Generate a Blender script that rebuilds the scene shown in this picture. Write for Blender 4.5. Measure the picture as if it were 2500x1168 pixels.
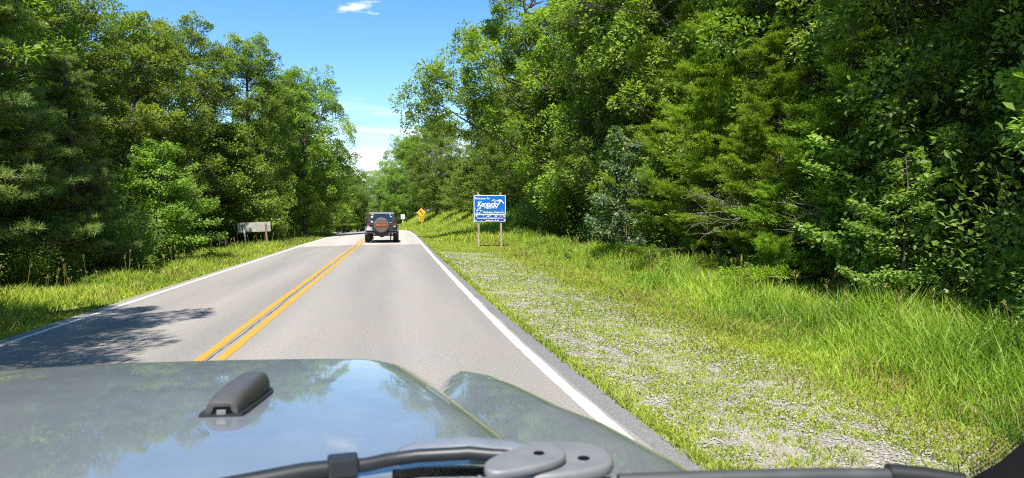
import bpy, bmesh, math, random
import numpy as np
from mathutils import Vector, Matrix

R = math.radians
SC = bpy.context.scene
for _o in list(bpy.data.objects):
    bpy.data.objects.remove(_o)

# ---------------------------------------------------------------- camera, sky, sun, exposure
SUN_EL, SUN_AZ = 60.0, 198.0            # elevation, compass heading of the sun (0 = +Y, clockwise)
cam_d = bpy.data.cameras.new('camera')
cam = bpy.data.objects.new('camera', cam_d)
SC.collection.objects.link(cam)
SC.camera = cam
cam.location = (0, 0, 1.6)
cam_d.sensor_width = 36.0
cam_d.lens = 24.48
cam_d.clip_start, cam_d.clip_end = 0.05, 6000
_a, _p = math.atan(280 / 1700), math.atan(62 / 1723)
cam.rotation_euler = (R(90) - _p, 0, -_a)
cam_d.dof.use_dof = True
cam_d.dof.focus_distance = 25.0
cam_d.dof.aperture_fstop = 6.0

world = bpy.data.worlds.new('World')
SC.world = world
world.use_nodes = True
wn, wl = world.node_tree.nodes, world.node_tree.links
wn.clear()


def N(nodes, kind, **kw):
    n = nodes.new(kind)
    for k, v in kw.items():
        setattr(n, k, v)
    return n


w_out = N(wn, 'ShaderNodeOutputWorld')
w_bg = N(wn, 'ShaderNodeBackground')
w_bg.inputs['Strength'].default_value = 0.12
sky = N(wn, 'ShaderNodeTexSky', sky_type='NISHITA')
sky.sun_disc = False
sky.sun_elevation, sky.sun_rotation = R(SUN_EL), R(SUN_AZ)
sky.altitude, sky.air_density, sky.dust_density, sky.ozone_density = 200, 1.0, 0.35, 2.2
w_hsv = N(wn, 'ShaderNodeHueSaturation')
w_hsv.inputs['Saturation'].default_value = 1.30
w_hsv.inputs['Value'].default_value = 0.98
w_tc = N(wn, 'ShaderNodeTexCoord')
w_sep = N(wn, 'ShaderNodeSeparateXYZ')
w_max = N(wn, 'ShaderNodeMath', operation='MAXIMUM'); w_max.inputs[1].default_value = 0.02
w_dx = N(wn, 'ShaderNodeMath', operation='DIVIDE')
w_dy = N(wn, 'ShaderNodeMath', operation='DIVIDE')
w_cmb = N(wn, 'ShaderNodeCombineXYZ')
w_no = N(wn, 'ShaderNodeTexNoise'); w_no.inputs['Scale'].default_value = 0.55
w_no.inputs['Detail'].default_value = 9; w_no.inputs['Roughness'].default_value = 0.62
w_el = N(wn, 'ShaderNodeMapRange'); w_el.inputs[1].default_value = 0.02; w_el.inputs[2].default_value = 0.225
w_el.inputs[3].default_value = 0.27; w_el.inputs[4].default_value = -0.24
w_add = N(wn, 'ShaderNodeMath', operation='ADD')
w_rmp = N(wn, 'ShaderNodeMapRange'); w_rmp.inputs[1].default_value = 0.47; w_rmp.inputs[2].default_value = 0.72
w_mix = N(wn, 'ShaderNodeMixRGB'); w_mix.inputs[2].default_value = (4.9, 5.1, 5.4, 1)
# one small puff of cloud high over the road gap
w_pd = N(wn, 'ShaderNodeVectorMath', operation='DISTANCE'); w_pd.inputs[1].default_value = (-0.185, 3.50, 0)
w_no2 = N(wn, 'ShaderNodeTexNoise'); w_no2.inputs['Scale'].default_value = 9.0; w_no2.inputs['Detail'].default_value = 6
w_pa = N(wn, 'ShaderNodeMath', operation='MULTIPLY_ADD'); w_pa.inputs[1].default_value = 0.55
w_puff = N(wn, 'ShaderNodeMapRange'); w_puff.inputs[1].default_value = 0.385; w_puff.inputs[2].default_value = 0.27; w_puff.inputs[3].default_value = 0.0; w_puff.inputs[4].default_value = 0.75
w_pm = N(wn, 'ShaderNodeMath', operation='MAXIMUM')
for a, b in ((w_tc.outputs['Generated'], w_sep.inputs[0]), (w_sep.outputs[2], w_max.inputs[0]),
             (w_sep.outputs[0], w_dx.inputs[0]), (w_max.outputs[0], w_dx.inputs[1]),
             (w_sep.outputs[1], w_dy.inputs[0]), (w_max.outputs[0], w_dy.inputs[1]),
             (w_dx.outputs[0], w_cmb.inputs[0]), (w_dy.outputs[0], w_cmb.inputs[1]),
             (w_cmb.outputs[0], w_no.inputs['Vector']), (w_sep.outputs[2], w_el.inputs[0]),
             (w_no.outputs['Fac'], w_add.inputs[0]), (w_el.outputs[0], w_add.inputs[1]),
             (w_add.outputs[0], w_rmp.inputs[0]), (w_rmp.outputs[0], w_pm.inputs[0]), (w_puff.outputs[0], w_pm.inputs[1]), (w_pm.outputs[0], w_mix.inputs[0]),
             (w_cmb.outputs[0], w_pd.inputs[0]), (w_pd.outputs['Value'], w_pa.inputs[2]), (w_no2.outputs['Fac'], w_pa.inputs[0]), (w_pa.outputs[0], w_puff.inputs[0]), (w_cmb.outputs[0], w_no2.inputs['Vector']),
             (sky.outputs[0], w_hsv.inputs['Color']), (w_hsv.outputs[0], w_mix.inputs[1]),
             (w_mix.outputs[0], w_bg.inputs['Color']), (w_bg.outputs[0], w_out.inputs[0])):
    wl.new(a, b)

sun_d = bpy.data.lights.new('sun', 'SUN')
sun = bpy.data.objects.new('sun', sun_d)
SC.collection.objects.link(sun)
sun_d.energy, sun_d.angle, sun_d.color = 5.0, R(0.53), (1.0, 0.955, 0.88)
_ce = math.cos(R(SUN_EL))
SUN_DIR = Vector((math.sin(R(SUN_AZ)) * _ce, math.cos(R(SUN_AZ)) * _ce, math.sin(R(SUN_EL))))
sun.rotation_euler = SUN_DIR.to_track_quat('Z', 'Y').to_euler()
sun.location = (-30, -20, 60)

SC.view_settings.view_transform = 'Standard'
SC.view_settings.look = 'None'
SC.view_settings.gamma = 1
SC.view_settings.use_curve_mapping = False
SC.view_settings.exposure = 1.0
SC.cycles.max_bounces = 6
SC.cycles.diffuse_bounces = 2
SC.cycles.glossy_bounces = 3
SC.cycles.transmission_bounces = 4
SC.cycles.use_denoising = False
SC.cycles.filter_width = 1.1
SC.cycles.sample_clamp_indirect = 6


# ---------------------------------------------------------------- helpers
def link(o, parent=None):
    SC.collection.objects.link(o)
    if parent is not None:
        o.parent = parent
    return o


def tag(o, label=None, cat=None, group=None, kind=None):
    for k, v in (('label', label), ('category', cat), ('group', group), ('kind', kind)):
        if v:
            o[k] = v
    return o


def empty(name, loc=(0, 0, 0), rz=0.0, label=None, cat=None, group=None):
    o = bpy.data.objects.new(name, None)
    o.empty_display_size = 0.2
    o.location = loc
    o.rotation_euler = (0, 0, rz)
    link(o)
    return tag(o, label, cat, group)


def dup(root, loc, rz=0.0, scale=1.0, label=None, group=None):
    r = root.copy()
    SC.collection.objects.link(r)
    r.location, r.rotation_euler = loc, (0, 0, rz)
    r.scale = (scale, scale, scale)
    if label:
        r['label'] = label
    if group:
        r['group'] = group
    for ch in KIDS.get(root.name, []):
        c = ch.copy()
        SC.collection.objects.link(c)
        c.parent = r
    return r


KIDS = {}


class Geo:
    """collects quads and tris with a per-vertex 'tone'"""
    def __init__(s):
        s.v, s.q, s.t, s.tone, s.n = [], [], [], [], 0

    def add(s, V, quads=None, tris=None, tone=None):
        V = np.asarray(V, dtype=np.float32).reshape(-1, 3)
        if quads is not None and len(quads):
            s.q.append(np.asarray(quads, dtype=np.int32).reshape(-1, 4) + s.n)
        if tris is not None and len(tris):
            s.t.append(np.asarray(tris, dtype=np.int32).reshape(-1, 3) + s.n)
        s.v.append(V)
        s.tone.append(np.full(len(V), 0.5, np.float32) if tone is None else np.asarray(tone, np.float32))
        s.n += len(V)

    def mesh(s, name, mat, smooth=False):
        me = bpy.data.meshes.new(name)
        V = np.concatenate(s.v)
        q = np.concatenate(s.q) if s.q else np.zeros((0, 4), np.int32)
        t = np.concatenate(s.t) if s.t else np.zeros((0, 3), np.int32)
        me.vertices.add(len(V))
        me.vertices.foreach_set('co', V.ravel())
        me.loops.add(q.size + t.size)
        me.loops.foreach_set('vertex_index', np.concatenate([q.ravel(), t.ravel()]))
        me.polygons.add(len(q) + len(t))
        st = np.concatenate([np.arange(len(q)) * 4, q.size + np.arange(len(t)) * 3]).astype(np.int32)
        me.polygons.foreach_set('loop_start', st)
        me.polygons.foreach_set('use_smooth', np.full(len(st), bool(smooth)))
        at = me.attributes.new('tone', 'FLOAT', 'POINT')
        at.data.foreach_set('value', np.concatenate(s.tone))
        me.update(calc_edges=True)
        me.materials.append(mat)
        return me

    def obj(s, name, mat, parent=None, smooth=False):
        return link(bpy.data.objects.new(name, s.mesh(name, mat, smooth)), parent)


def unit(a):
    return a / np.maximum(np.linalg.norm(a, axis=-1, keepdims=True), 1e-9)


def tube(geo, pts, rad, sides=6, tone=0.5):
    pts = np.asarray(pts, float)
    rad = np.broadcast_to(np.asarray(rad, float), (len(pts),))
    t = unit(np.gradient(pts, axis=0))
    ref = np.where(np.abs(t[:, 2:3]) > 0.9, np.array([[1.0, 0, 0]]), np.array([[0, 0, 1.0]]))
    a = unit(np.cross(t, ref))
    b = np.cross(t, a)
    th = np.arange(sides) * 2 * math.pi / sides
    V = pts[:, None] + rad[:, None, None] * (np.cos(th)[None, :, None] * a[:, None] + np.sin(th)[None, :, None] * b[:, None])
    n = len(pts)
    i, j = np.meshgrid(np.arange(n - 1), np.arange(sides), indexing='ij')
    j2 = (j + 1) % sides
    q = np.stack([i * sides + j, i * sides + j2, (i + 1) * sides + j2, (i + 1) * sides + j], -1).reshape(-1, 4)
    geo.add(V.reshape(-1, 3), quads=q, tone=np.full(n * sides, tone))
    for e in (0, n - 1):
        c = geo.n
        geo.add(np.vstack([V[e], pts[e:e + 1]]), tris=[(k, (k + 1) % sides, sides) for k in range(sides)], tone=np.full(sides + 1, tone))


def leaves(geo, rng, pos, out, L, W, up=0.9, droop=0.2, tone=None, spread=0.8, fold=0.12, shape='quad', outn=None):
    """pos (n,3) leaf bases, out (n,3) growth directions; one folded diamond or six-sided oval per leaf"""
    n = len(pos)
    if n == 0:
        return
    L = L * rng.uniform(0.7, 1.25, (n, 1))
    W = W * rng.uniform(0.75, 1.2, (n, 1))
    d = unit(out + rng.normal(0, spread, (n, 3)) + np.array([0, 0, -droop]))
    nn = unit(np.array([0, 0, up]) + (0 if outn is None else outn * 0.55) + rng.normal(0, 0.42, (n, 3)))
    s = unit(np.cross(d, nn))
    nn = np.cross(s, d)
    tn = rng.uniform(0, 1, n) if tone is None else np.clip(tone + rng.normal(0, 0.13, n), 0, 1)
    if shape == 'quad':
        V = np.stack([pos, pos + d * L * 0.5 + s * W * 0.5 + nn * L * fold, pos + d * L, pos + d * L * 0.5 - s * W * 0.5 + nn * L * fold], 1)
        geo.add(V.reshape(-1, 3), quads=np.arange(n * 4).reshape(n, 4), tone=np.repeat(tn, 4))
    else:
        V = np.stack([pos, pos + d * L * 0.3 + s * W * 0.45 + nn * L * fold, pos + d * L * 0.66 + s * W * 0.4 + nn * L * fold * .8,
                      pos + d * L, pos + d * L * 0.66 - s * W * 0.4 + nn * L * fold * .8, pos + d * L * 0.3 - s * W * 0.45 + nn * L * fold], 1)
        k = np.arange(n)[:, None] * 6
        q = np.concatenate([k + np.array([[0, 1, 2, 3]]), k + np.array([[0, 3, 4, 5]])])
        geo.add(V.reshape(-1, 3), quads=q, tone=np.repeat(tn, 6))


# ---------------------------------------------------------------- materials
def new_mat(name):
    m = bpy.data.materials.new(name)
    m.use_nodes = True
    nt = m.node_tree
    return m, nt.nodes, nt.links, nt.nodes['Principled BSDF']


def plain(name, col, rough=0.5, metal=0.0, coat=0.0, noise=0.08, scale=20.0, spec=0.5):
    m, n, l, b = new_mat(name)
    tc = n.new('ShaderNodeTexCoord')
    no = n.new('ShaderNodeTexNoise'); no.inputs['Scale'].default_value = scale; no.inputs['Detail'].default_value = 6
    l.new(tc.outputs['Object'], no.inputs['Vector'])
    r = n.new('ShaderNodeValToRGB')
    e = r.color_ramp.elements
    e[0].position, e[1].position = 0.3, 0.7
    e[0].color = tuple(max(c * (1 - noise * 2), 0) for c in col) + (1,)
    e[1].color = tuple(min(c * (1 + noise * 2), 1) for c in col) + (1,)
    l.new(no.outputs['Fac'], r.inputs[0])
    l.new(r.outputs[0], b.inputs['Base Color'])
    b.inputs['Roughness'].default_value = rough
    b.inputs['Metallic'].default_value = metal
    b.inputs['Coat Weight'].default_value = coat
    b.inputs['Coat Roughness'].default_value = 0.03
    b.inputs['Specular IOR Level'].default_value = spec
    return m


def foliage(name, dark, light, trans, tmix=0.38, rough=0.46, spec=0.42, hue=0.014):
    """leaf: colour varies leaf by leaf (tone) and tree by tree; part of the light comes through"""
    m, n, l, b = new_mat(name)
    at = n.new('ShaderNodeAttribute'); at.attribute_name = 'tone'
    oi = n.new('ShaderNodeObjectInfo')
    r = n.new('ShaderNodeValToRGB')
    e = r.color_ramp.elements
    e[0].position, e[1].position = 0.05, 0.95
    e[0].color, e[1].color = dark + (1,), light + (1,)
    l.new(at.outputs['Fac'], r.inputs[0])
    mr = n.new('ShaderNodeMapRange'); mr.inputs[3].default_value = 0.5 - hue; mr.inputs[4].default_value = 0.5 + hue * 0.3
    mv = n.new('ShaderNodeMapRange'); mv.inputs[3].default_value = 0.82; mv.inputs[4].default_value = 1.2
    l.new(oi.outputs['Random'], mr.inputs[0]); l.new(oi.outputs['Random'], mv.inputs[0])
    h = n.new('ShaderNodeHueSaturation')
    l.new(r.outputs[0], h.inputs['Color']); l.new(mr.outputs[0], h.inputs['Hue']); l.new(mv.outputs[0], h.inputs['Value'])
    l.new(h.outputs[0], b.inputs['Base Color'])
    b.inputs['Roughness'].default_value = rough
    b.inputs['Specular IOR Level'].default_value = spec
    tr = n.new('ShaderNodeBsdfTranslucent')
    mm = n.new('ShaderNodeMixRGB'); mm.blend_type = 'MULTIPLY'; mm.inputs[0].default_value = 1
    mm.inputs[2].default_value = trans + (1,)
    l.new(h.outputs[0], mm.inputs[1]); l.new(mm.outputs[0], tr.inputs['Color'])
    mx = n.new('ShaderNodeMixShader'); mx.inputs[0].default_value = tmix
    l.new(b.outputs[0], mx.inputs[1]); l.new(tr.outputs[0], mx.inputs[2])
    l.new(mx.outputs[0], n['Material Output'].inputs[0])
    return m


def bark_mat(name, c1, c2):
    m, n, l, b = new_mat(name)
    tc = n.new('ShaderNodeTexCoord'); mp = n.new('ShaderNodeMapping'); mp.inputs['Scale'].default_value = (9, 9, 1.6)
    no = n.new('ShaderNodeTexNoise'); no.inputs['Scale'].default_value = 2.0; no.inputs['Detail'].default_value = 8
    l.new(tc.outputs['Object'], mp.inputs[0]); l.new(mp.outputs[0], no.inputs['Vector'])
    r = n.new('ShaderNodeValToRGB'); e = r.color_ramp.elements
    e[0].position, e[1].position = 0.35, 0.68
    e[0].color, e[1].color = c1 + (1,), c2 + (1,)
    l.new(no.outputs['Fac'], r.inputs[0]); l.new(r.outputs[0], b.inputs['Base Color'])
    bp = n.new('ShaderNodeBump'); bp.inputs['Strength'].default_value = 0.6; bp.inputs['Distance'].default_value = 0.03
    l.new(no.outputs['Fac'], bp.inputs['Height']); l.new(bp.outputs[0], b.inputs['Normal'])
    b.inputs['Roughness'].default_value = 0.9
    return m


M = {}
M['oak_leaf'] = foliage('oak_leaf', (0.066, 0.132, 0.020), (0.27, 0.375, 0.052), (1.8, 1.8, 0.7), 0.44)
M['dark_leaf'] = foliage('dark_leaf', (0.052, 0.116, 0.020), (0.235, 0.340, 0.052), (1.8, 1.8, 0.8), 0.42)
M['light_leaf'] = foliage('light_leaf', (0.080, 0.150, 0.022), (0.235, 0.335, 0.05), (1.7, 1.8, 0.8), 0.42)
M['maple_leaf'] = foliage('maple_leaf', (0.082, 0.165, 0.030), (0.25, 0.36, 0.065), (1.7, 1.8, 0.8), 0.42)
M['pale_leaf'] = foliage('pale_leaf', (0.090, 0.160, 0.070), (0.22, 0.30, 0.15), (1.4, 1.6, 0.9), 0.34)
M['cedar_leaf'] = foliage('cedar_leaf', (0.085, 0.175, 0.020), (0.27, 0.40, 0.040), (1.7, 1.6, 0.7), 0.36, 0.6, 0.2)
M['pine_leaf'] = foliage('pine_leaf', (0.090, 0.165, 0.050), (0.32, 0.41, 0.105), (1.4, 1.5, 0.8), 0.38, 0.5, 0.3)
M['grass_blade'] = foliage('grass_blade', (0.100, 0.190, 0.020), (0.37, 0.43, 0.058), (1.5, 1.5, 0.7), 0.40, 0.5, 0.3, 0.0)
M['tall_grass'] = foliage('tall_grass', (0.090, 0.195, 0.020), (0.35, 0.45, 0.055), (1.6, 1.6, 0.7), 0.42, 0.5, 0.3, 0.0)
M['dry_grass'] = foliage('dry_grass', (0.16, 0.13, 0.045), (0.34, 0.28, 0.10), (1.3, 1.2, 0.8), 0.3, 0.6, 0.2, 0.0)
M['bark'] = bark_mat('bark', (0.045, 0.036, 0.028), (0.17, 0.145, 0.12))
M['cedar_bark'] = bark_mat('cedar_bark', (0.07, 0.048, 0.035), (0.24, 0.18, 0.14))
M['dead_wood'] = bark_mat('dead_wood', (0.12, 0.10, 0.08), (0.32, 0.28, 0.23))


def asphalt(name, lo, hi, tint, seam=True):
    m, n, l, b = new_mat(name)
    ge = n.new('ShaderNodeNewGeometry')
    fine = n.new('ShaderNodeTexNoise'); fine.inputs['Scale'].default_value = 46; fine.inputs['Detail'].default_value = 5
    fine.inputs['Roughness'].default_value = 0.75
    vor = n.new('ShaderNodeTexVoronoi'); vor.inputs['Scale'].default_value = 62
    mp = n.new('ShaderNodeMapping'); mp.inputs['Scale'].default_value = (1.1, 0.07, 1)
    big = n.new('ShaderNodeTexNoise'); big.inputs['Scale'].default_value = 1.0; big.inputs['Detail'].default_value = 5
    patch = n.new('ShaderNodeTexNoise'); patch.inputs['Scale'].default_value = 0.7; patch.inputs['Detail'].default_value = 6
    for k in (fine, vor, patch):
        l.new(ge.outputs['Position'], k.inputs['Vector'])
    l.new(ge.outputs['Position'], mp.inputs[0]); l.new(mp.outputs[0], big.inputs['Vector'])
    r = n.new('ShaderNodeValToRGB'); e = r.color_ramp.elements
    e[0].position, e[1].position = 0.30, 0.72
    e[0].color, e[1].color = lo + (1,), hi + (1,)
    l.new(fine.outputs['Fac'], r.inputs[0])
    r2 = n.new('ShaderNodeValToRGB'); e = r2.color_ramp.elements
    e[0].position, e[1].position = 0.3, 0.7
    e[0].color, e[1].color = (0.86, 0.86, 0.87, 1), (1.1, 1.08, 1.05, 1)
    l.new(big.outputs['Fac'], r2.inputs[0])
    r3 = n.new('ShaderNodeValToRGB'); e = r3.color_ramp.elements
    e[0].position, e[1].position = 0.35, 0.7
    e[0].color, e[1].color = (1, 1, 1, 1), tint + (1,)
    l.new(patch.outputs['Fac'], r3.inputs[0])
    r4 = n.new('ShaderNodeValToRGB'); e = r4.color_ramp.elements
    e[0].position, e[1].position = 0.0, 0.55
    e[0].color, e[1].color = (1.22, 1.2, 1.16, 1), (0.9, 0.9, 0.9, 1)
    l.new(vor.outputs['Distance'], r4.inputs[0])
    sx = n.new('ShaderNodeSeparateXYZ'); l.new(ge.outputs['Position'], sx.inputs[0])
    wob = n.new('ShaderNodeMath'); wob.operation = 'MULTIPLY_ADD'; wob.inputs[1].default_value = 0.35; l.new(big.outputs['Fac'], wob.inputs[0]); l.new(sx.outputs[0], wob.inputs[2])
    tr = n.new('ShaderNodeMath'); tr.operation = 'MULTIPLY'; tr.inputs[1].default_value = 3.63; l.new(wob.outputs[0], tr.inputs[0])
    sn = n.new('ShaderNodeMath'); sn.operation = 'SINE'; l.new(tr.outputs[0], sn.inputs[0])
    r5 = n.new('ShaderNodeMapRange'); r5.inputs[1].default_value = -1; r5.inputs[2].default_value = 1; r5.inputs[3].default_value = 0.93; r5.inputs[4].default_value = 1.06
    l.new(sn.outputs[0], r5.inputs[0])
    crk = n.new('ShaderNodeTexVoronoi'); crk.feature = 'DISTANCE_TO_EDGE'; crk.inputs['Scale'].default_value = 0.42
    cw = n.new('ShaderNodeMixRGB'); cw.inputs[0].default_value = 0.12; l.new(ge.outputs['Position'], cw.inputs[1]); l.new(patch.outputs['Color'], cw.inputs[2]); l.new(cw.outputs[0], crk.inputs['Vector'])
    r6 = n.new('ShaderNodeMapRange'); r6.inputs[1].default_value = 0.002; r6.inputs[2].default_value = 0.006; r6.inputs[3].default_value = 0.96; r6.inputs[4].default_value = 1.0
    l.new(crk.outputs['Distance'], r6.inputs[0])
    x = r.outputs[0]
    for k in (r2, r3, r4, r5, r6):
        mm = n.new('ShaderNodeMixRGB'); mm.blend_type = 'MULTIPLY'; mm.inputs[0].default_value = 1
        l.new(x, mm.inputs[1]); l.new(k.outputs[0], mm.inputs[2]); x = mm.outputs[0]
    l.new(x, b.inputs['Base Color'])
    bp = n.new('ShaderNodeBump'); bp.inputs['Strength'].default_value = 0.5; bp.inputs['Distance'].default_value = 0.006
    l.new(fine.outputs['Fac'], bp.inputs['Height']); l.new(bp.outputs[0], b.inputs['Normal'])
    b.inputs['Roughness'].default_value = 0.85
    b.inputs['Specular IOR Level'].default_value = 0.25
    return m


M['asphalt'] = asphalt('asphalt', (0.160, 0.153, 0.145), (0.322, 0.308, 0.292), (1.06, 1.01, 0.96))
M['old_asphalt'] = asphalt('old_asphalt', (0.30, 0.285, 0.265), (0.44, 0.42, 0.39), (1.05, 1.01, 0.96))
M['shoulder_asphalt'] = asphalt('shoulder_asphalt', (0.10, 0.10, 0.105), (0.23, 0.23, 0.235), (1.03, 1.0, 0.98))


def paint(name, col, under):
    m, n, l, b = new_mat(name)
    ge = n.new('ShaderNodeNewGeometry')
    no = n.new('ShaderNodeTexNoise'); no.inputs['Scale'].default_value = 30; no.inputs['Detail'].default_value = 8
    no.inputs['Roughness'].default_value = 0.7
    l.new(ge.outputs['Position'], no.inputs['Vector'])
    r = n.new('ShaderNodeValToRGB'); e = r.color_ramp.elements
    e[0].position, e[1].position = 0.34, 0.44
    e[0].color, e[1].color = under + (1,), col + (1,)
    l.new(no.outputs['Fac'], r.inputs[0]); l.new(r.outputs[0], b.inputs['Base Color'])
    b.inputs['Roughness'].default_value = 0.6
    return m


M['white_paint'] = paint('white_paint', (0.68, 0.66, 0.62), (0.36, 0.34, 0.32))
M['yellow_paint'] = paint('yellow_paint', (0.50, 0.235, 0.018), (0.36, 0.22, 0.08))


def ground_mat():
    m, n, l, b = new_mat('verge_soil')
    ge = n.new('ShaderNodeNewGeometry'); sp = n.new('ShaderNodeSeparateXYZ')
    l.new(ge.outputs['Position'], sp.inputs[0])
    n1 = n.new('ShaderNodeTexNoise'); n1.inputs['Scale'].default_value = 1.1; n1.inputs['Detail'].default_value = 8; n1.inputs['Roughness'].default_value = 0.7
    n2 = n.new('ShaderNodeTexNoise'); n2.inputs['Scale'].default_value = 24; n2.inputs['Detail'].default_value = 6
    vo = n.new('ShaderNodeTexVoronoi'); vo.inputs['Scale'].default_value = 70
    for k in (n1, n2, vo):
        l.new(ge.outputs['Position'], k.inputs['Vector'])
    # gravel
    rg = n.new('ShaderNodeValToRGB'); e = rg.color_ramp.elements
    e[0].position, e[1].position = 0.05, 0.9
    e[0].color, e[1].color = (0.19, 0.17, 0.135, 1), (0.37, 0.34, 0.29, 1)
    l.new(vo.outputs['Color'], rg.inputs[0])
    # turf soil
    rt = n.new('ShaderNodeValToRGB'); e = rt.color_ramp.elements
    e[0].position, e[1].position = 0.3, 0.7
    e[0].color, e[1].color = (0.13, 0.16, 0.035, 1), (0.29, 0.30, 0.085, 1)
    l.new(n2.outputs['Fac'], rt.inputs[0])
    # forest litter
    rf = n.new('ShaderNodeValToRGB'); e = rf.color_ramp.elements
    e[0].position, e[1].position = 0.3, 0.7
    e[0].color, e[1].color = (0.035, 0.026, 0.016, 1), (0.13, 0.09, 0.055, 1)
    l.new(n2.outputs['Fac'], rf.inputs[0])
    # gravel strip to the right of the pavement, x 1.9 .. 4.4, breaking up into turf further on
    a1 = n.new('ShaderNodeMapRange'); a1.inputs[1].default_value = 3.0; a1.inputs[2].default_value = 4.5; a1.inputs[3].default_value = 0.28; a1.inputs[4].default_value = -0.5
    l.new(sp.outputs[0], a1.inputs[0])
    a2 = n.new('ShaderNodeMapRange'); a2.inputs[1].default_value = 8; a2.inputs[2].default_value = 40; a2.inputs[3].default_value = 0.0; a2.inputs[4].default_value = -0.30
    l.new(sp.outputs[1], a2.inputs[0])
    ad = n.new('ShaderNodeMath'); ad.operation = 'ADD'; l.new(a1.outputs[0], ad.inputs[0]); l.new(a2.outputs[0], ad.inputs[1])
    ad2 = n.new('ShaderNodeMath'); ad2.operation = 'ADD'; l.new(ad.outputs[0], ad2.inputs[0]); l.new(n1.outputs['Fac'], ad2.inputs[1])
    gm = n.new('ShaderNodeMapRange'); gm.inputs[1].default_value = 0.30; gm.inputs[2].default_value = 0.62
    l.new(ad2.outputs[0], gm.inputs[0])
    xl = n.new('ShaderNodeMapRange'); xl.inputs[1].default_value = 0.5; xl.inputs[2].default_value = 1.0
    l.new(sp.outputs[0], xl.inputs[0])
    gm2 = n.new('ShaderNodeMath'); gm2.operation = 'MULTIPLY'; l.new(gm.outputs[0], gm2.inputs[0]); l.new(xl.outputs[0], gm2.inputs[1])
    m1 = n.new('ShaderNodeMixRGB'); l.new(gm2.outputs[0], m1.inputs[0]); l.new(rt.outputs[0], m1.inputs[1]); l.new(rg.outputs[0], m1.inputs[2])
    # forest floor: far from the road on either side
    xx = n.new('ShaderNodeMath'); xx.operation = 'ADD'; xx.inputs[1].default_value = 1.3; l.new(sp.outputs[0], xx.inputs[0])
    ab = n.new('ShaderNodeMath'); ab.operation = 'ABSOLUTE'; l.new(xx.outputs[0], ab.inputs[0])
    fm = n.new('ShaderNodeMapRange'); fm.inputs[1].default_value = 8.0; fm.inputs[2].default_value = 9.6; l.new(ab.outputs[0], fm.inputs[0])
    m2 = n.new('ShaderNodeMixRGB'); l.new(fm.outputs[0], m2.inputs[0]); l.new(m1.outputs[0], m2.inputs[1]); l.new(rf.outputs[0], m2.inputs[2])
    l.new(m2.outputs[0], b.inputs['Base Color'])
    bp = n.new('ShaderNodeBump'); bp.inputs['Strength'].default_value = 0.7; bp.inputs['Distance'].default_value = 0.02
    l.new(vo.outputs['Distance'], bp.inputs['Height']); l.new(bp.outputs[0], b.inputs['Normal'])
    b.inputs['Roughness'].default_value = 0.95
    b.inputs['Specular IOR Level'].default_value = 0.15
    return m


M['verge_soil'] = ground_mat()


# ---------------------------------------------------------------- the lie of the land
def bend(y):
    y = np.asarray(y, float)
    return -0.0009 * np.maximum(y - 45, 0) ** 2


def crest(y):
    y = np.asarray(y, float)
    a = np.clip(y - 52, 0, 33)
    return -0.00042 * a ** 2 - 0.0277 * np.clip(y - 85, 0, 90)


def cross(y):                                   # cross fall towards the left, stronger in the bend
    return 0.036 + 0.045 * np.clip((np.asarray(y, float) - 40) / 30, 0, 1)


XR = lambda y: np.interp(y, [-20, 0, 4.9, 6.2, 8.2, 11.5, 15.3, 25.5, 45, 200], [1.80, 1.70, 1.58, 1.52, 1.46, 1.41, 1.38, 1.33, 1.28, 1.28])
X_YEL, X_LEFT, PAVE_L, PAVE_R = -2.04, -5.10, -5.36, 1.86
PR = lambda y: XR(y) + np.interp(y, [0, 8, 14, 60], [0.31, 0.31, 0.26, 0.24])     # right edge of the pavement


def road_z(x, y):                               # x measured with the bend taken out
    x = np.asarray(x, float)
    near = np.where(x < X_YEL, (x - X_YEL) * cross(y), (x - X_YEL) * np.clip((np.asarray(y, float) - 40) / 30, 0, 1) * 0.03)
    return crest(y) + near


def smooth(a, b, x):
    t = np.clip((np.asarray(x, float) - a) / (b - a), 0, 1)
    return t * t * (3 - 2 * t)


def land(x, y):
    """height of the verge at world x, y"""
    x, y = np.asarray(x, float), np.asarray(y, float)
    u = x - bend(y)
    inside = road_z(np.clip(u, PAVE_L, PR(y)), y)
    rr, ll = np.maximum(u - PR(y), 0), np.maximum(PAVE_L - u, 0)
    zr = -0.05 * np.minimum(rr, 4.5) + 0.25 * smooth(4.5, 8, rr) * 0.6
    zr = zr + smooth(38, 62, y) * (smooth(2.2, 6.5, rr) * 1.7 + smooth(6, 14, rr) * 1.5)
    zr = zr + smooth(60, 90, y) * smooth(0.5, 2.5, rr) * np.minimum(-crest(y) * 0.75, 0.9)
    zl = -0.10 * np.minimum(ll, 2.5) - 0.12 * smooth(2.5, 6, ll)
    bump = 0.03 * np.sin(x * 2.1 + y * 0.7) * np.sin(y * 1.3 - x * 0.6) * smooth(0.2, 1.5, rr + ll)
    return inside + zr + zl + bump


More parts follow.
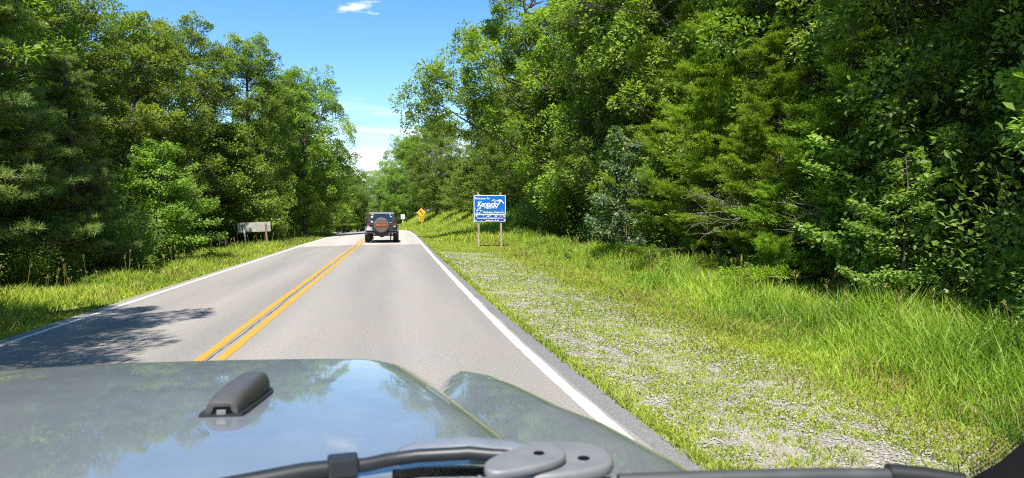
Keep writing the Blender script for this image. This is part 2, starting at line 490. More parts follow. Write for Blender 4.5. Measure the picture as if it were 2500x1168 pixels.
ys = np.concatenate([[-400, -120, -40, -12, -6], np.arange(-2, 60, 1.0), np.arange(60, 140, 2.5), [150, 170, 200, 260, 500, 1200, 3000]])
us = np.concatenate([[-3000, -900, -250, -90, -50, -30, -20, -15, -12], np.arange(-10.5, -5.5, 0.6), [PAVE_L - .02, PAVE_L + .08, -4, -3, -2.04, -1, 0, 1, PAVE_R - .08, PAVE_R + .02],
                     np.arange(2.3, 12, 0.6), [14, 17, 22, 32, 55, 110, 300, 900, 3000]])
gy, gu = np.meshgrid(ys, us, indexing='ij')
gw = gu + np.where(gu > 0.5, (PR(gy) - PAVE_R) * np.clip((14 - gu) / 10, 0, 1), 0)
gx = gw + np.where(gy < 260, bend(np.minimum(gy, 200)), bend(200))
gz = land(gx, np.minimum(gy, 200)) - np.where((gu > PAVE_L) & (gu < PAVE_R), 0.06, 0.012)
geo = Geo()
ny, nx = gx.shape
ii, jj = np.meshgrid(np.arange(ny - 1), np.arange(nx - 1), indexing='ij')
k = ii * nx + jj
geo.add(np.stack([gx, gy, gz], -1).reshape(-1, 3), quads=np.stack([k, k + 1, k + nx + 1, k + nx], -1).reshape(-1, 4))
tag(geo.obj('ground', M['verge_soil'], smooth=True), kind='structure')


def strip(name, mat, cols, y0, y1, dz, step=1.0, skirt=0.0, wob=0.0, seed=0):
    """ribbon along the road; cols: functions of y giving lateral positions (bend taken out)"""
    yy = np.arange(y0, y1 + 1e-6, step)
    rng = np.random.default_rng(seed)
    g = Geo()
    P = []
    for i, c in enumerate(cols):
        u = c(yy) if callable(c) else np.full(len(yy), float(c))
        if wob and i in (0, len(cols) - 1):
            u = u + rng.normal(0, wob, len(yy))
        P.append(np.stack([u + bend(yy), yy, road_z(u, yy) + dz], -1))
    if skirt:
        a, b = P[0].copy(), P[-1].copy()
        a[:, 2] -= skirt; b[:, 2] -= skirt
        P = [a] + P + [b]
    P = np.stack(P, 1)
    n, m = P.shape[:2]
    i, j = np.meshgrid(np.arange(n - 1), np.arange(m - 1), indexing='ij')
    k = i * m + j
    g.add(P.reshape(-1, 3), quads=np.stack([k, k + 1, k + m + 1, k + m], -1).reshape(-1, 4))
    return tag(g.obj(name, mat), kind='structure')


lane_cols = [PAVE_L, -5.0, -4.2, -3.4, -2.7, X_YEL, -1.2, -0.4, 0.4, 1.1, lambda y: XR(y) + 0.1]
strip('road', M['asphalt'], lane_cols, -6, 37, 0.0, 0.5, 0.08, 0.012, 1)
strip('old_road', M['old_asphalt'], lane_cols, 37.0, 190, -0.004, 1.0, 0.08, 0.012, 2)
strip('road_shoulder', M['shoulder_asphalt'], [lambda y: XR(y) + 0.03, PR], -6, 190, -0.006, 0.25, 0.08, 0.022, 3)
strip('edge_line_road_marking', M['white_paint'], [lambda y: XR(y) - 0.055, lambda y: XR(y) + 0.06], -4, 190, 0.004, 0.25, 0, 0.004, 4)
strip('edge_line_road_marking', M['white_paint'], [X_LEFT - 0.055, X_LEFT + 0.055], -4, 190, 0.004, 0.25, 0, 0.005, 5)
strip('center_line_road_marking', M['yellow_paint'], [X_YEL - 0.165, X_YEL - 0.055], -4, 190, 0.004, 0.25, 0, 0.004, 6)
strip('center_line_road_marking', M['yellow_paint'], [X_YEL + 0.060, X_YEL + 0.170], -4, 190, 0.004, 0.25, 0, 0.004, 7)
M['tar'] = plain('tar', (0.07, 0.068, 0.066), 0.8)
strip('road_seam', M['tar'], [lambda y: X_YEL - 0.012 + 0.02 * np.sin(y * 1.7) * np.sin(y * .61), lambda y: X_YEL + 0.004 + 0.02 * np.sin(y * 1.7) * np.sin(y * .61)], -4, 37, 0.004, 0.2, 0, 0.005, 8)

# ---------------------------------------------------------------- trees
def bough(wood, start, end, r0, r1, rng, sag=0.0, n=6, sides=5):
    t = np.linspace(0, 1, n)[:, None]
    mid = (start + end) / 2 + np.array([0, 0, -sag]) + rng.normal(0, 0.06, 3) * np.linalg.norm(end - start)
    p = (1 - t) ** 2 * start + 2 * t * (1 - t) * mid + t ** 2 * end
    p[1:-1] += rng.normal(0, 0.03, (n - 2, 3))
    tube(wood, p, np.linspace(r0, r1, n), sides)
    return p


def trunk_line(rng, H, lean=(0, 0), n=9, wob=0.12):
    z = np.linspace(-0.5, H, n)
    f = np.clip(z / H, 0, 1)
    x = np.cumsum(rng.normal(0, wob, n)) * 0.5 * f + lean[0] * f ** 1.4
    y = np.cumsum(rng.normal(0, wob, n)) * 0.5 * f + lean[1] * f ** 1.4
    return np.stack([x, y, z], -1)


def make_tree(name, seed, H, blobs, nb, nt, nl, leaf, trunk_r, mat, bark='bark', lean=(0, 0), clump=0.38, shape='quad', flat=0.85, bs=1.0, up=0.9):
    """blobs: (cx, cy, cz, rx, ry, rz, weight) crown masses; nb boughs, nt twigs a bough, nl leaves a twig"""
    rng = np.random.default_rng(seed)
    wood, limb, crown = Geo(), Geo(), Geo()
    tl = trunk_line(rng, H * 0.9, lean)
    tube(wood, tl, trunk_r * np.linspace(1.15, 0.12, len(tl)) ** 0.8, 8)
    w = np.array([b[6] for b in blobs], float); w /= w.sum()

    def on_trunk(z):
        return np.array([np.interp(z, tl[:, 2], tl[:, 0]), np.interp(z, tl[:, 2], tl[:, 1]), z])

    def spot(lo, hi):
        b = blobs[rng.choice(len(blobs), p=w)]
        d = unit(rng.normal(0, 1, 3) + np.array([0, 0, 0.1]))
        return np.array(b[:3]) + d * np.array(b[3:6]) * rng.uniform(lo, hi), b
    mains = []
    for _ in range(22):
        c, b = spot(0.35, 0.7)
        hd = np.linalg.norm((c - on_trunk(c[2]))[:2])
        st = on_trunk(np.clip(c[2] - hd * rng.uniform(0.4, 1.0), 0.14 * H, H * 0.8))
        mains.append(bough(limb, st, c, trunk_r * 0.34, 0.028, rng, sag=-0.06 * hd, n=9, sides=6))
    ends = np.concatenate([m_[4:] for m_ in mains])
    for _ in range(nb):
        c, b = spot(0.50, 1.03)
        c = c + rng.normal(0, 0.25, 3)
        if c[2] < 0.5:
            continue
        dist = np.linalg.norm(ends - c, axis=1) + 1.2 * np.maximum(ends[:, 2] - c[2], 0)
        st = ends[np.argmin(dist)]
        p = bough(limb, st, c, 0.008 * np.linalg.norm(c - st) + 0.010, 0.009, rng, sag=0.0)
        outw = unit(c - np.array([b[0], b[1], b[2] - b[5] * 0.3]))
        tone_b = rng.normal(0.5, 0.15)
        s = bs * rng.uniform(0.65, 1.35)
        td = unit(rng.normal(0, 1, (nt, 3)) + outw * 0.7 + np.array([0, 0, 0.35]))
        tips = c + td * np.array([0.72, 0.72, 0.72 * flat]) * s * rng.uniform(0.6, 1.1, (nt, 1))
        for q, t_ in zip(tips, td):
            tube(limb, np.stack([p[-2], (c + q) / 2 + rng.normal(0, .05, 3), q]), [0.009, 0.007, 0.003], 3)
            ld = unit(rng.normal(0, 1, (nl, 3)) + t_ * 0.5 + np.array([0, 0, 0.45]))
            pos = q + ld * np.array([1, 1, 0.85]) * clump * s * rng.uniform(0.45, 1.0, (nl, 1)) * rng.uniform(0.75, 1.2)
            leaves(crown, rng, pos, unit(ld * np.array([1, 1, .4]) + outw * .3), leaf[0], leaf[1], up=up * 0.75, tone=tone_b + rng.normal(0, .08) + 0.14 * ld[:, 2], shape=shape, outn=(ld + outw * .5), spread=0.55)  # tone also rises towards each clump's top: sunlit look put into leaf colour
    return finish_tree(name, wood, limb, crown, M[mat], M[bark])


def finish_tree(name, wood, limb, crown, lm, bm_):
    root = empty(name, (0, 0, -60))
    ch = [wood.obj('trunk', bm_, root, True)]
    if limb.n:
        ch.append(limb.obj('branches', bm_, root, True))
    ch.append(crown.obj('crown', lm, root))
    KIDS[root.name] = ch
    return root


def make_cedar(name, seed, H, Rb, nlay, mat='cedar_leaf', bare=0.12):
    """juniper: upswept boughs carrying layered, feathery plates of scale leaves"""
    rng = np.random.default_rng(seed)
    wood, limb, crown = Geo(), Geo(), Geo()
    tl = trunk_line(rng, H * 0.96, n=8, wob=0.06)
    tube(wood, tl, np.linspace(0.17, 0.02, len(tl)), 7)
    for i in range(nlay):
        f = bare + (1 - bare) * (i + rng.uniform(0, 1)) / nlay
        z = H * f
        rad = Rb * (1 - f) ** 0.7 * rng.uniform(0.35, 1.3) + 0.25
        a = rng.uniform(0, 2 * math.pi)
        d = np.array([math.cos(a), math.sin(a), 0])
        st = np.array([np.interp(z, tl[:, 2], tl[:, 0]), np.interp(z, tl[:, 2], tl[:, 1]), z - rad * 0.15])
        en = st + d * rad + np.array([0, 0, rad * rng.uniform(-0.15, 0.75)])
        p = bough(limb, st, en, 0.014 + 0.01 * rad, 0.006, rng, sag=0.1 * rad, n=7, sides=4)
        tone_b = rng.normal(0.5, 0.17)
        sd = np.array([-d[1], d[0], 0])
        ns = int(10 + 12 * rad)
        for _ in range(ns):
            t = rng.uniform(0.05, 1.0) ** 0.8
            q = st + (en - st) * t + np.array([0, 0, -0.1 * rad * 2 * t * (1 - t)])
            wd = 0.32 * rad * (1.15 - t) + 0.14
            tip = q + sd * rng.normal(0, wd) + d * rng.uniform(0.05, 0.3) + np.array([0, 0, rng.uniform(-0.02, 0.18)])
            n = 62
            tt = rng.uniform(0, 1, (n, 1))
            pos = q + (tip - q) * tt + rng.normal(0, 0.06, (n, 3)) * np.array([1, 1, 0.6])
            o = unit((tip - q) + d * 0.2 + np.array([0, 0, 0.12]))[None].repeat(n, 0)
            leaves(crown, rng, pos, o, 0.11, 0.026, up=1.0, droop=-0.1, spread=0.45, tone=tone_b + 0.3 * (tt[:, 0] - .5), fold=0.06)
    return finish_tree(name, wood, limb, crown, M[mat], M['cedar_bark'])


def make_pine(name, seed, H, Rb, nb):
    rng = np.random.default_rng(seed)
    wood, limb, crown = Geo(), Geo(), Geo()
    tl = trunk_line(rng, H, n=8, wob=0.05)
    tube(wood, tl, np.linspace(0.2, 0.03, len(tl)), 8)
    for i in range(nb):
        f = 0.10 + 0.9 * (i + rng.uniform(0, 1)) / nb
        z = H * f
        rad = Rb * (1.05 - f) ** 0.6 * rng.uniform(0.6, 1.15)
        a = rng.uniform(0, 2 * math.pi)
        d = np.array([math.cos(a), math.sin(a), 0])
        st = np.array([np.interp(z, tl[:, 2], tl[:, 0]), np.interp(z, tl[:, 2], tl[:, 1]), z])
        en = st + d * rad + np.array([0, 0, rad * rng.uniform(-0.1, 0.25)])
        p = bough(limb, st, en, 0.02 + 0.008 * rad, 0.01, rng, sag=0.12 * rad, n=7, sides=4)
        sd = np.array([-d[1], d[0], 0])
        tone_b = rng.normal(0.5, 0.15)
        for _ in range(int(9 + 5 * rad)):
            t = rng.uniform(0.12, 1.0)
            q = st + (en - st) * t + np.array([0, 0, -0.12 * rad * 2 * t * (1 - t)])
            tip = q + sd * rng.normal(0, 0.36 * rad * (1.2 - t) + .1) + d * rng.uniform(0.1, 0.35) + np.array([0, 0, rng.uniform(0, 0.25)])
            tube(limb, np.stack([q, (q + tip) / 2, tip]), [0.009, 0.008, 0.006], 3)
            n = 95
            tt = rng.uniform(0.35, 1.05, (n, 1))
            pos = q + (tip - q) * tt
            ax = unit(tip - q)
            o = unit(rng.normal(0, 1, (n, 3)) + ax * 0.9 + np.array([0, 0, 0.35]))
            leaves(crown, rng, pos, o, 0.20, 0.017, up=0.7, droop=0, spread=0.15, tone=tone_b, fold=0.02)
    return finish_tree(name, wood, limb, crown, M['pine_leaf'], M['cedar_bark'])


def make_sapling(name, seed, H, R_, nb, mat, leaf=(0.13, 0.10)):
    """young broadleaf: flat, tiered sprays of large leaves"""
    rng = np.random.default_rng(seed)
    wood, limb, crown = Geo(), Geo(), Geo()
    tl = trunk_line(rng, H, n=8, wob=0.1)
    tube(wood, tl, np.linspace(0.05, 0.012, len(tl)), 6)
    for i in range(nb):
        f = 0.12 + 0.88 * (i + rng.uniform(0, 1)) / nb
        z = H * f
        a = rng.uniform(0, 2 * math.pi)
        d = np.array([math.cos(a), math.sin(a), 0])
        rad = R_ * (1.08 - f) ** 0.5 * rng.uniform(0.6, 1.15)
        st = np.array([np.interp(z, tl[:, 2], tl[:, 0]), np.interp(z, tl[:, 2], tl[:, 1]), z])
        en = st + d * rad + np.array([0, 0, rad * rng.uniform(0.0, 0.45)])
        p = bough(limb, st, en, 0.016, 0.005, rng, n=6, sides=4)
        sd = np.array([-d[1], d[0], 0])
        tone_b = rng.normal(0.5, 0.15)
        n = int(70 + 95 * rad)
        t = rng.uniform(0.3, 1.08, (n, 1))
        pos = st + (en - st) * t + sd * rng.normal(0, 1, (n, 1)) * (0.34 * rad * (1.25 - t)) + np.array([0, 0, 1]) * rng.normal(0, 0.07, (n, 1))
        leaves(crown, rng, pos, np.repeat((d * 0.8)[None], n, 0) + sd * rng.normal(0, .6, (n, 1)), leaf[0], leaf[1], up=1.6, droop=0.3, tone=tone_b, shape='oval', fold=0.05)
    return finish_tree(name, wood, limb, crown, M[mat], M['bark'])


def make_shrub(name, seed, H, R_, nstem, nl, mat, leaf=(0.10, 0.055)):
    rng = np.random.default_rng(seed)
    wood, crown = Geo(), Geo()
    for i in range(nstem):
        a = rng.uniform(0, 2 * math.pi)
        rr = R_ * rng.uniform(0.1, 1.0) ** 0.7
        h = H * (1 - 0.45 * (rr / R_) ** 2) * rng.uniform(0.6, 1.05)
        st = np.array([rr * .3 * math.cos(a), rr * .3 * math.sin(a), -0.1])
        en = np.array([rr * math.cos(a), rr * math.sin(a), h])
        p = bough(wood, st, en, 0.014, 0.004, rng, n=6, sides=4)
        tone_b = rng.normal(0.5, 0.17)
        t = rng.uniform(0.3, 1.05, (nl, 1))
        pos = st + (en - st) * t + rng.normal(0, 1, (nl, 3)) * np.array([.22, .22, .14]) * (0.6 + 0.5 * t)
        leaves(crown, rng, pos, unit(pos - np.array([0, 0, H * .3])), leaf[0], leaf[1], tone=tone_b)
    return finish_tree(name, wood, Geo(), crown, M[mat], M['bark'])


P_ = {}
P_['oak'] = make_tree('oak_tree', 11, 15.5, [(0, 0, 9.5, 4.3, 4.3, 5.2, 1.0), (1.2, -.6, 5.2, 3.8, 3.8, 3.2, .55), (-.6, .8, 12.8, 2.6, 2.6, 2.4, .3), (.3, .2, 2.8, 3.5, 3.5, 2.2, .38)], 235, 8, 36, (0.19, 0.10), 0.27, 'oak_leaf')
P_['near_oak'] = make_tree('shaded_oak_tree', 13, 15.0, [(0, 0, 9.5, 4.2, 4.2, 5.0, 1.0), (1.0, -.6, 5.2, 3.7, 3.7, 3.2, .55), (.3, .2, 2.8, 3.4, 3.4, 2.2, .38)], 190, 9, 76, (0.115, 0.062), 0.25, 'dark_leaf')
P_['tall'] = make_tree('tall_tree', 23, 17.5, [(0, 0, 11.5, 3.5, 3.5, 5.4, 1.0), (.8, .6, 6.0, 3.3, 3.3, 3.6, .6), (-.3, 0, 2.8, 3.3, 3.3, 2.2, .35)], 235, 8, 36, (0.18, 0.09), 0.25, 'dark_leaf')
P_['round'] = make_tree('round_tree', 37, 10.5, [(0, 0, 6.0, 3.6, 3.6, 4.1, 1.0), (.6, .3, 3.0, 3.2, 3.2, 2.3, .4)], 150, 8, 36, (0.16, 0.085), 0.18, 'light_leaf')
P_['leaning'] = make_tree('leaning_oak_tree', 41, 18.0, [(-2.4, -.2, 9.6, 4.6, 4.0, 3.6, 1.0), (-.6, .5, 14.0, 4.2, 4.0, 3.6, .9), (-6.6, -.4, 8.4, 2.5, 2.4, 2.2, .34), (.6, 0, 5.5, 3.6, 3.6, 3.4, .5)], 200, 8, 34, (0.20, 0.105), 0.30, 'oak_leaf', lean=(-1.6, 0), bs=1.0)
P_['cedar'] = make_cedar('cedar_tree', 53, 9.5, 2.9, 104)
P_['small_cedar'] = make_cedar('small_cedar_tree', 59, 6.4, 2.3, 54, bare=0.05)
P_['pine'] = make_pine('pine_tree', 61, 11.0, 3.0, 74)
P_['sapling'] = make_sapling('maple_sapling', 71, 5.0, 1.9, 34, 'maple_leaf')
P_['pale'] = make_sapling('pale_sapling', 73, 4.6, 1.3, 30, 'pale_leaf', (0.15, 0.07))
P_['bush'] = make_sapling('bushy_sapling', 79, 4.6, 2.2, 110, 'light_leaf', (0.105, 0.062))
P_['shrub'] = make_shrub('woodland_shrub', 83, 2.2, 1.5, 50, 190, 'maple_leaf', (0.085, 0.048))
P_['dark_shrub'] = make_shrub('undergrowth_shrub', 89, 2.6, 1.7, 50, 200, 'dark_leaf', (0.085, 0.05))

_used = set()
_rot = random.Random(5)


def place(kind, x, y, label, group=None, s=1.0, rz=None, cat='tree', sink=0.0):
    src = P_[kind]
    loc = (x, y, float(land(x, y)) - 0.05 - sink)
    rz = _rot.uniform(0, 6.28) if rz is None else rz
    if kind not in _used:
        _used.add(kind)
        o = src
        o.location, o.rotation_euler, o.scale = loc, (0, 0, rz), (s, s, s)
        o['label'], o['category'] = label, cat
        if group:
            o['group'] = group
    else:
        o = dup(src, loc, rz, s, label, group)
        if not group and 'group' in o:
            del o['group']
        o['category'] = cat
    return o


GR, GL = 'trees of the forest edge on the right', 'trees of the forest edge on the left'
# right-hand forest edge, from beside the car to the bend
for k_, x, y, s, lb in [
    ('near_oak', 10.4, 2.2, 1.0, 'shaded oak tree beside the car at the far right of the verge'),
    ('near_oak', 9.9, -3.4, 1.1, 'tall oak tree behind the car on the right, shading the near forest edge'),
    ('near_oak', 9.2, -10.0, 1.15, 'oak tree farthest behind the car on the right'),
    ('near_oak', 10.2, 6.6, 0.95, 'second shaded oak tree in the dark corner at the far right'),
    ('near_oak', 11.3, 11.0, 1.0, 'dark oak tree behind the bright maple saplings'),
    ('cedar', 8.9, 15.2, 0.64, 'bright yellow green cedar tree reaching over the dead branches'),
    ('cedar', 9.2, 18.9, 0.80, 'taller cedar tree behind the pale leaved sapling'),
    ('oak', 13.4, 17.0, 1.05, 'oak tree rising behind the two cedars on the right'),
    ('tall', 13.0, 22.5, 1.0, 'tall dark tree between the cedars and the blue sign'),
    ('cedar', 11.0, 24.5, 1.0, 'tall narrow cedar tree at mid distance on the right forest edge'),
    ('oak', 12.2, 28.5, 1.08, 'broad oak tree with sunlit top right of the blue sign'),
    ('tall', 11.6, 34.0, 1.0, 'tall tree standing just behind the blue welcome sign'),
    ('oak', 12.0, 40.0, 1.1, 'oak tree behind the leaning oak, above the blue sign'),
    ('leaning', 9.6, 44.0, 1.0, 'leaning oak tree whose open limbs hang over the road')]:
    place(k_, x, y, lb, GR, s, rz=0.0 if k_ == 'leaning' else None)
for k_, x, y, s, lb in [
    ('round', 9.2, 57, 0.85, 'light green tree on the grass bank left of the blue sign'),
    ('bush', 6.6, 63, 1.15, 'bright bushy sapling on the bank behind the yellow curve sign'),
    ('oak', 11.5, 66, 0.95, 'oak tree on the bank beyond the leaning oak'),
    ('bush', 6.8, 76, 1.2, 'light bushy sapling right of the yellow curve sign'),
    ('round', 5.0, 90, 1.0, 'round light green tree behind the yellow curve sign'),
    ('oak', 6.5, 104, 0.95, 'far oak tree rising above the round light green tree'),
    ('round', -0.5, 112, 1.02, 'rounded tree in the bend above the white sign'),
    ('oak', 1.5, 124, 0.95, 'far oak tree in the bend behind the white sign'),
    ('round', -5.0, 120, 1.0, 'rounded tree at the bend directly above the black car'),
    ('round', -9.6, 127, 0.95, 'low round tree filling the gap above the roof of the black car'),
    ('round', -7.4, 134, 1.05, 'second rounded tree at the bend behind the black car'),
    ('round', -13.0, 118, 0.9, 'small round tree at the inside of the far left bend'),
    ('oak', -9.5, 138, 0.75, 'farthest small oak tree closing the road at the bend')]:
    place(k_, x, y, lb, 'trees around the far bend', s)
# left-hand forest edge
for k_, x, y, s, lb in [
    ('near_oak', -9.1, 4.9, 0.95, 'oak tree beside the car throwing its shadow across the left lane'),
    ('oak', -16.0, 9.5, 1.0, 'shaded oak tree at the far left edge of the picture'),
    ('pine', -9.9, 18.6, 0.85, 'taller pine tree at the left edge of the picture'),
    ('pine', -9.0, 21.4, 0.58, 'small pine tree with bright flat boughs in the left forest edge'),
    ('oak', -13.6, 18.0, 1.0, 'broad oak tree with sunlit crown behind the pines'),
    ('oak', -13.6, 24.5, 0.82, 'big sunlit oak tree above the bushy sapling on the left'),
    ('tall', -13.2, 31.0, 0.68, 'tall dark tree behind the bushy sapling on the left'),
    ('oak', -13.0, 37.5, 0.80, 'oak tree standing behind the grey sign back'),
    ('tall', -12.6, 44.5, 0.80, 'tallest tree of the left skyline, behind the grey sign back'),
    ('tall', -10.4, 51.5, 0.85, 'tall tree of the left skyline beyond the grey sign back'),
    ('oak', -7.4, 58.5, 0.90, 'oak tree whose crown leans out over the left side of the road'),
    ('oak', -10.8, 66.0, 0.95, 'oak tree past the overhanging crown on the left'),
    ('round', -9.0, 72.0, 0.95, 'light green round tree low beside the far left bend'),
    ('oak', -12.5, 82.0, 0.9, 'oak tree left of the black car near the bend'),
    ('round', -12.5, 94.0, 0.9, 'small round tree in the gap left of the black car')]:
    place(k_, x, y, lb, GL, s)
# rows behind the edge: nothing tells these apart
rr_ = random.Random(9)
for side in (1, -1):
    for row, off in enumerate((17.0, 21.5, 27.0)):
        for i in range(17):
            y = -3 + i * 6.3 + rr_.uniform(-1.5, 1.5) + row * 3
            x = side * (off + rr_.uniform(-1.2, 1.2)) + float(bend(min(y, 140))) - (1.5 if side < 0 else 0)
            kd = rr_.choice(['oak', 'tall', 'round'] if row == 0 else ['oak', 'tall'])
            place(kd, x, y, 'forest tree deep behind the front row on the %s side of the road' % ('right' if side > 0 else 'left'),
                  'forest trees deep behind the %s edge' % ('right' if side > 0 else 'left'), rr_.uniform(0.66, 0.78) if side < 0 else rr_.uniform(0.9, 1.1))
for i in range(14):
    x = -34 + i * 4.6 + rr_.uniform(-1, 1)
    place(rr_.choice(['oak', 'tall', 'round']), x, 152 + rr_.uniform(-6, 8), 'far forest tree closing the view beyond the bend', 'far forest trees beyond the bend', rr_.uniform(0.6, 0.8) if x < 0 else rr_.uniform(.8, 1.0))
for i in range(16):
    x = -13 + i * 1.75 + rr_.uniform(-.6, .6)
    y = 128 - abs(i - 5) * 2.0 + rr_.uniform(-4, 4)
    place(rr_.choice(['bush', 'bush', 'shrub']), x, y, 'low bush filling the foot of the trees at the far bend', 'low bushes at the far bend', rr_.uniform(1.0, 1.5), cat='shrub')
# saplings and shrubs
for k_, x, y, s, lb in [
    ('sapling', 7.7, 9.6, 0.55, 'maple sapling with bright flat sprays under the cedar on the right'),
    ('sapling', 8.7, 11.6, 0.85, 'taller maple sapling right of the bright cedar'),
    ('sapling', 7.6, 6.6, 0.45, 'maple sapling in the shade at the far right'),
    ('pale', 7.9, 23.4, 1.0, 'pale leaved sapling catching the sun left of the cedars'),
    ('small_cedar', 7.9, 13.6, 0.4, 'small cedar tree in the grass at the foot of the bright cedar'),
    ('small_cedar', 9.0, 12.9, 0.85, 'feathery cedar tree reaching towards the road above the dead branches'),
    ('bush', -8.6, 27.5, 0.98, 'bright bushy sapling at the left grass edge'),
    ('bush', -10.2, 45.0, 1.6, 'pale green bushy sapling behind the grey sign back'),
    ('sapling', -7.9, 13.4, 0.5, 'maple sapling with low sprays under the pines on the left')]:
    place(k_, x, y, lb, None, s, cat='tree')
ORD = ['nearest', 'second', 'third', 'fourth', 'fifth', 'sixth', 'seventh', 'eighth', 'ninth', 'tenth', 'eleventh', 'twelfth', 'thirteenth', 'fourteenth', 'fifteenth', 'sixteenth'] + ['%dth' % k for k in range(17, 60)]


def label_row(items, what):
    """items: (object, side, y, look): label each by its look and its place in the row on its side of the sign"""
    rows = {}
    for o, side, y, look in items:
        ym = 36.8 if side > 0 else 41.0
        rows.setdefault((look, side, y < ym), []).append((abs(y - ym), o))
    for (look, side, bef), li in rows.items():
        for k, (_, o) in enumerate(sorted(li, key=lambda t: t[0])):
            o['label'] = '%s, %s %s the %s on the %s' % (look, ORD[k], 'before' if bef else 'past', 'blue sign' if side > 0 else 'grey sign back', 'right' if side > 0 else 'left')


row_ = []
for side in (1, -1):
    for i in range(42):
        y = 3.5 + i * 2.1 + rr_.uniform(-.8, .8)
        x = side * (9.2 + rr_.uniform(-0.7, 2.2)) + float(bend(y)) - (0.6 if side < 0 else 0)
        if side > 0:
            x += 1.5 if y > 52 else -2.3 * max(0.0, 1 - (y - 3) / 17)
        if side > 0 and 18 < y < 44:
            x += 1.3
        if side < 0 and 27 < y < 43:
            x -= 1.7
        kd = 'dark_shrub' if side > 0 and 18 < y < 44 else rr_.choice(['shrub', 'dark_shrub', 'dark_shrub'])  # darker-leaved shrubs only, standing in for the deep shade behind the blue sign
        nm = 'right' if side > 0 else 'left'
        o = place(kd, x, y, 'shrub', ('bright' if kd == 'shrub' else 'dark') + ' shrubs along the %s forest edge' % nm, rr_.uniform(0.55, 1.3), cat='shrub')
        row_.append((o, side, y, 'bright green roadside shrub' if kd == 'shrub' else 'dark green roadside shrub'))
for x, y, kd, sc in ((-9.0, 13.6, 'dark_shrub', .6), (-9.5, 16.2, 'shrub', .7), (-9.2, 18.6, 'dark_shrub', .65), (-9.4, 20.6, 'shrub', .75), (-9.0, 22.8, 'dark_shrub', .6), (-9.2, 24.6, 'dark_shrub', .8)):
    o = place(kd, x, y, 'shrub', ('bright' if kd == 'shrub' else 'dark') + ' shrubs along the left forest edge', sc, cat='shrub')
    row_.append((o, -1, y, 'bright green roadside shrub' if kd == 'shrub' else 'dark green roadside shrub'))
label_row(row_, 'shrub')

# dead grey branches at the foot of the cedars
def dead_branch(x, y, z, az, L, seed, label):
    rng = np.random.default_rng(seed)
    g = Geo()
    d = np.array([math.cos(az), math.sin(az), 0.1])
    st = np.zeros(3)
    for _ in range(7):
        e = st + unit(d + rng.normal(0, 0.35, 3)) * L * rng.uniform(0.6, 1.0)
        p = bough(g, st, e, 0.014, 0.004, rng, n=7, sides=4)
        for _ in range(8):
            i = rng.integers(2, 7)
            e2 = p[i] + unit(d + rng.normal(0, 0.7, 3)) * L * rng.uniform(0.12, 0.4)
            bough(g, p[i], e2, 0.006, 0.002, rng, n=4, sides=3)
    o = g.obj('dead_branch', M['dead_wood'], None, True)
    o.location = (x, y, z)
    tag(o, label, 'branch', 'dead branches under the cedars')


dead_branch(8.6, 15.4, 1.7, 3.3, 1.8, 1, 'bare grey dead branches spreading below the bright cedar')
dead_branch(8.8, 12.2, 1.2, 2.6, 1.5, 2, 'bare grey dead branches low behind the maple sapling')
dead_branch(11.2, 18.5, 4.6, 3.0, 2.4, 3, 'bare dead branches high in the taller cedar')

# ---------------------------------------------------------------- verge: gravel, grass, weeds
def vnoise(x, y, sc, seed):
    """smooth value noise, vectorised"""
    rng = np.random.default_rng(seed)
    T = rng.uniform(0, 1, (64, 64))
    X, Y = np.asarray(x) / sc, np.asarray(y) / sc
    xi, yi = np.floor(X).astype(int), np.floor(Y).astype(int)
    fx, fy = X - xi, Y - yi
    fx, fy = fx * fx * (3 - 2 * fx), fy * fy * (3 - 2 * fy)
    a, b = T[xi % 64, yi % 64], T[(xi + 1) % 64, yi % 64]
    c, d = T[xi % 64, (yi + 1) % 64], T[(xi + 1) % 64, (yi + 1) % 64]
    return (a * (1 - fx) + b * fx) * (1 - fy) + (c * (1 - fx) + d * fx) * fy


def blades(geo, rng, x, y, h, w, tone, lean=0.35):
    n = len(x)
    z = land(x, y) - 0.02
    p = np.stack([x, y, z], -1)
    a = rng.uniform(0, 2 * math.pi, n)
    s = np.stack([np.cos(a), np.sin(a), np.zeros(n)], -1) * w[:, None] * 0.5
    b = rng.uniform(0, 2 * math.pi, n)
    ld = np.stack([np.cos(b), np.sin(b), np.zeros(n)], -1) * (h * lean * rng.uniform(0.2, 1.4, n))[:, None]
    up = np.zeros((n, 3)); up[:, 2] = h
    V = np.stack([p - s, p + s, p + up * .55 + ld * .35 + s * .8, p + up * .55 + ld * .35 - s * .8, p + up * (1 - 0.25 * lean) + ld], 1)
    k = np.arange(n)[:, None] * 5
    geo.add(V.reshape(-1, 3), quads=k + np.array([[0, 1, 2, 3]]), tris=k + np.array([[3, 2, 4]]), tone=np.repeat(np.clip(tone, 0, 1), 5))


def scatter(rng, n, x0, x1, y0, y1):
    """denser near the camera"""
    t = rng.uniform(0, 1, n)
    y = y0 * (y1 / y0) ** t
    return rng.uniform(x0, x1, n) + bend(y), y


rng = np.random.default_rng(100)
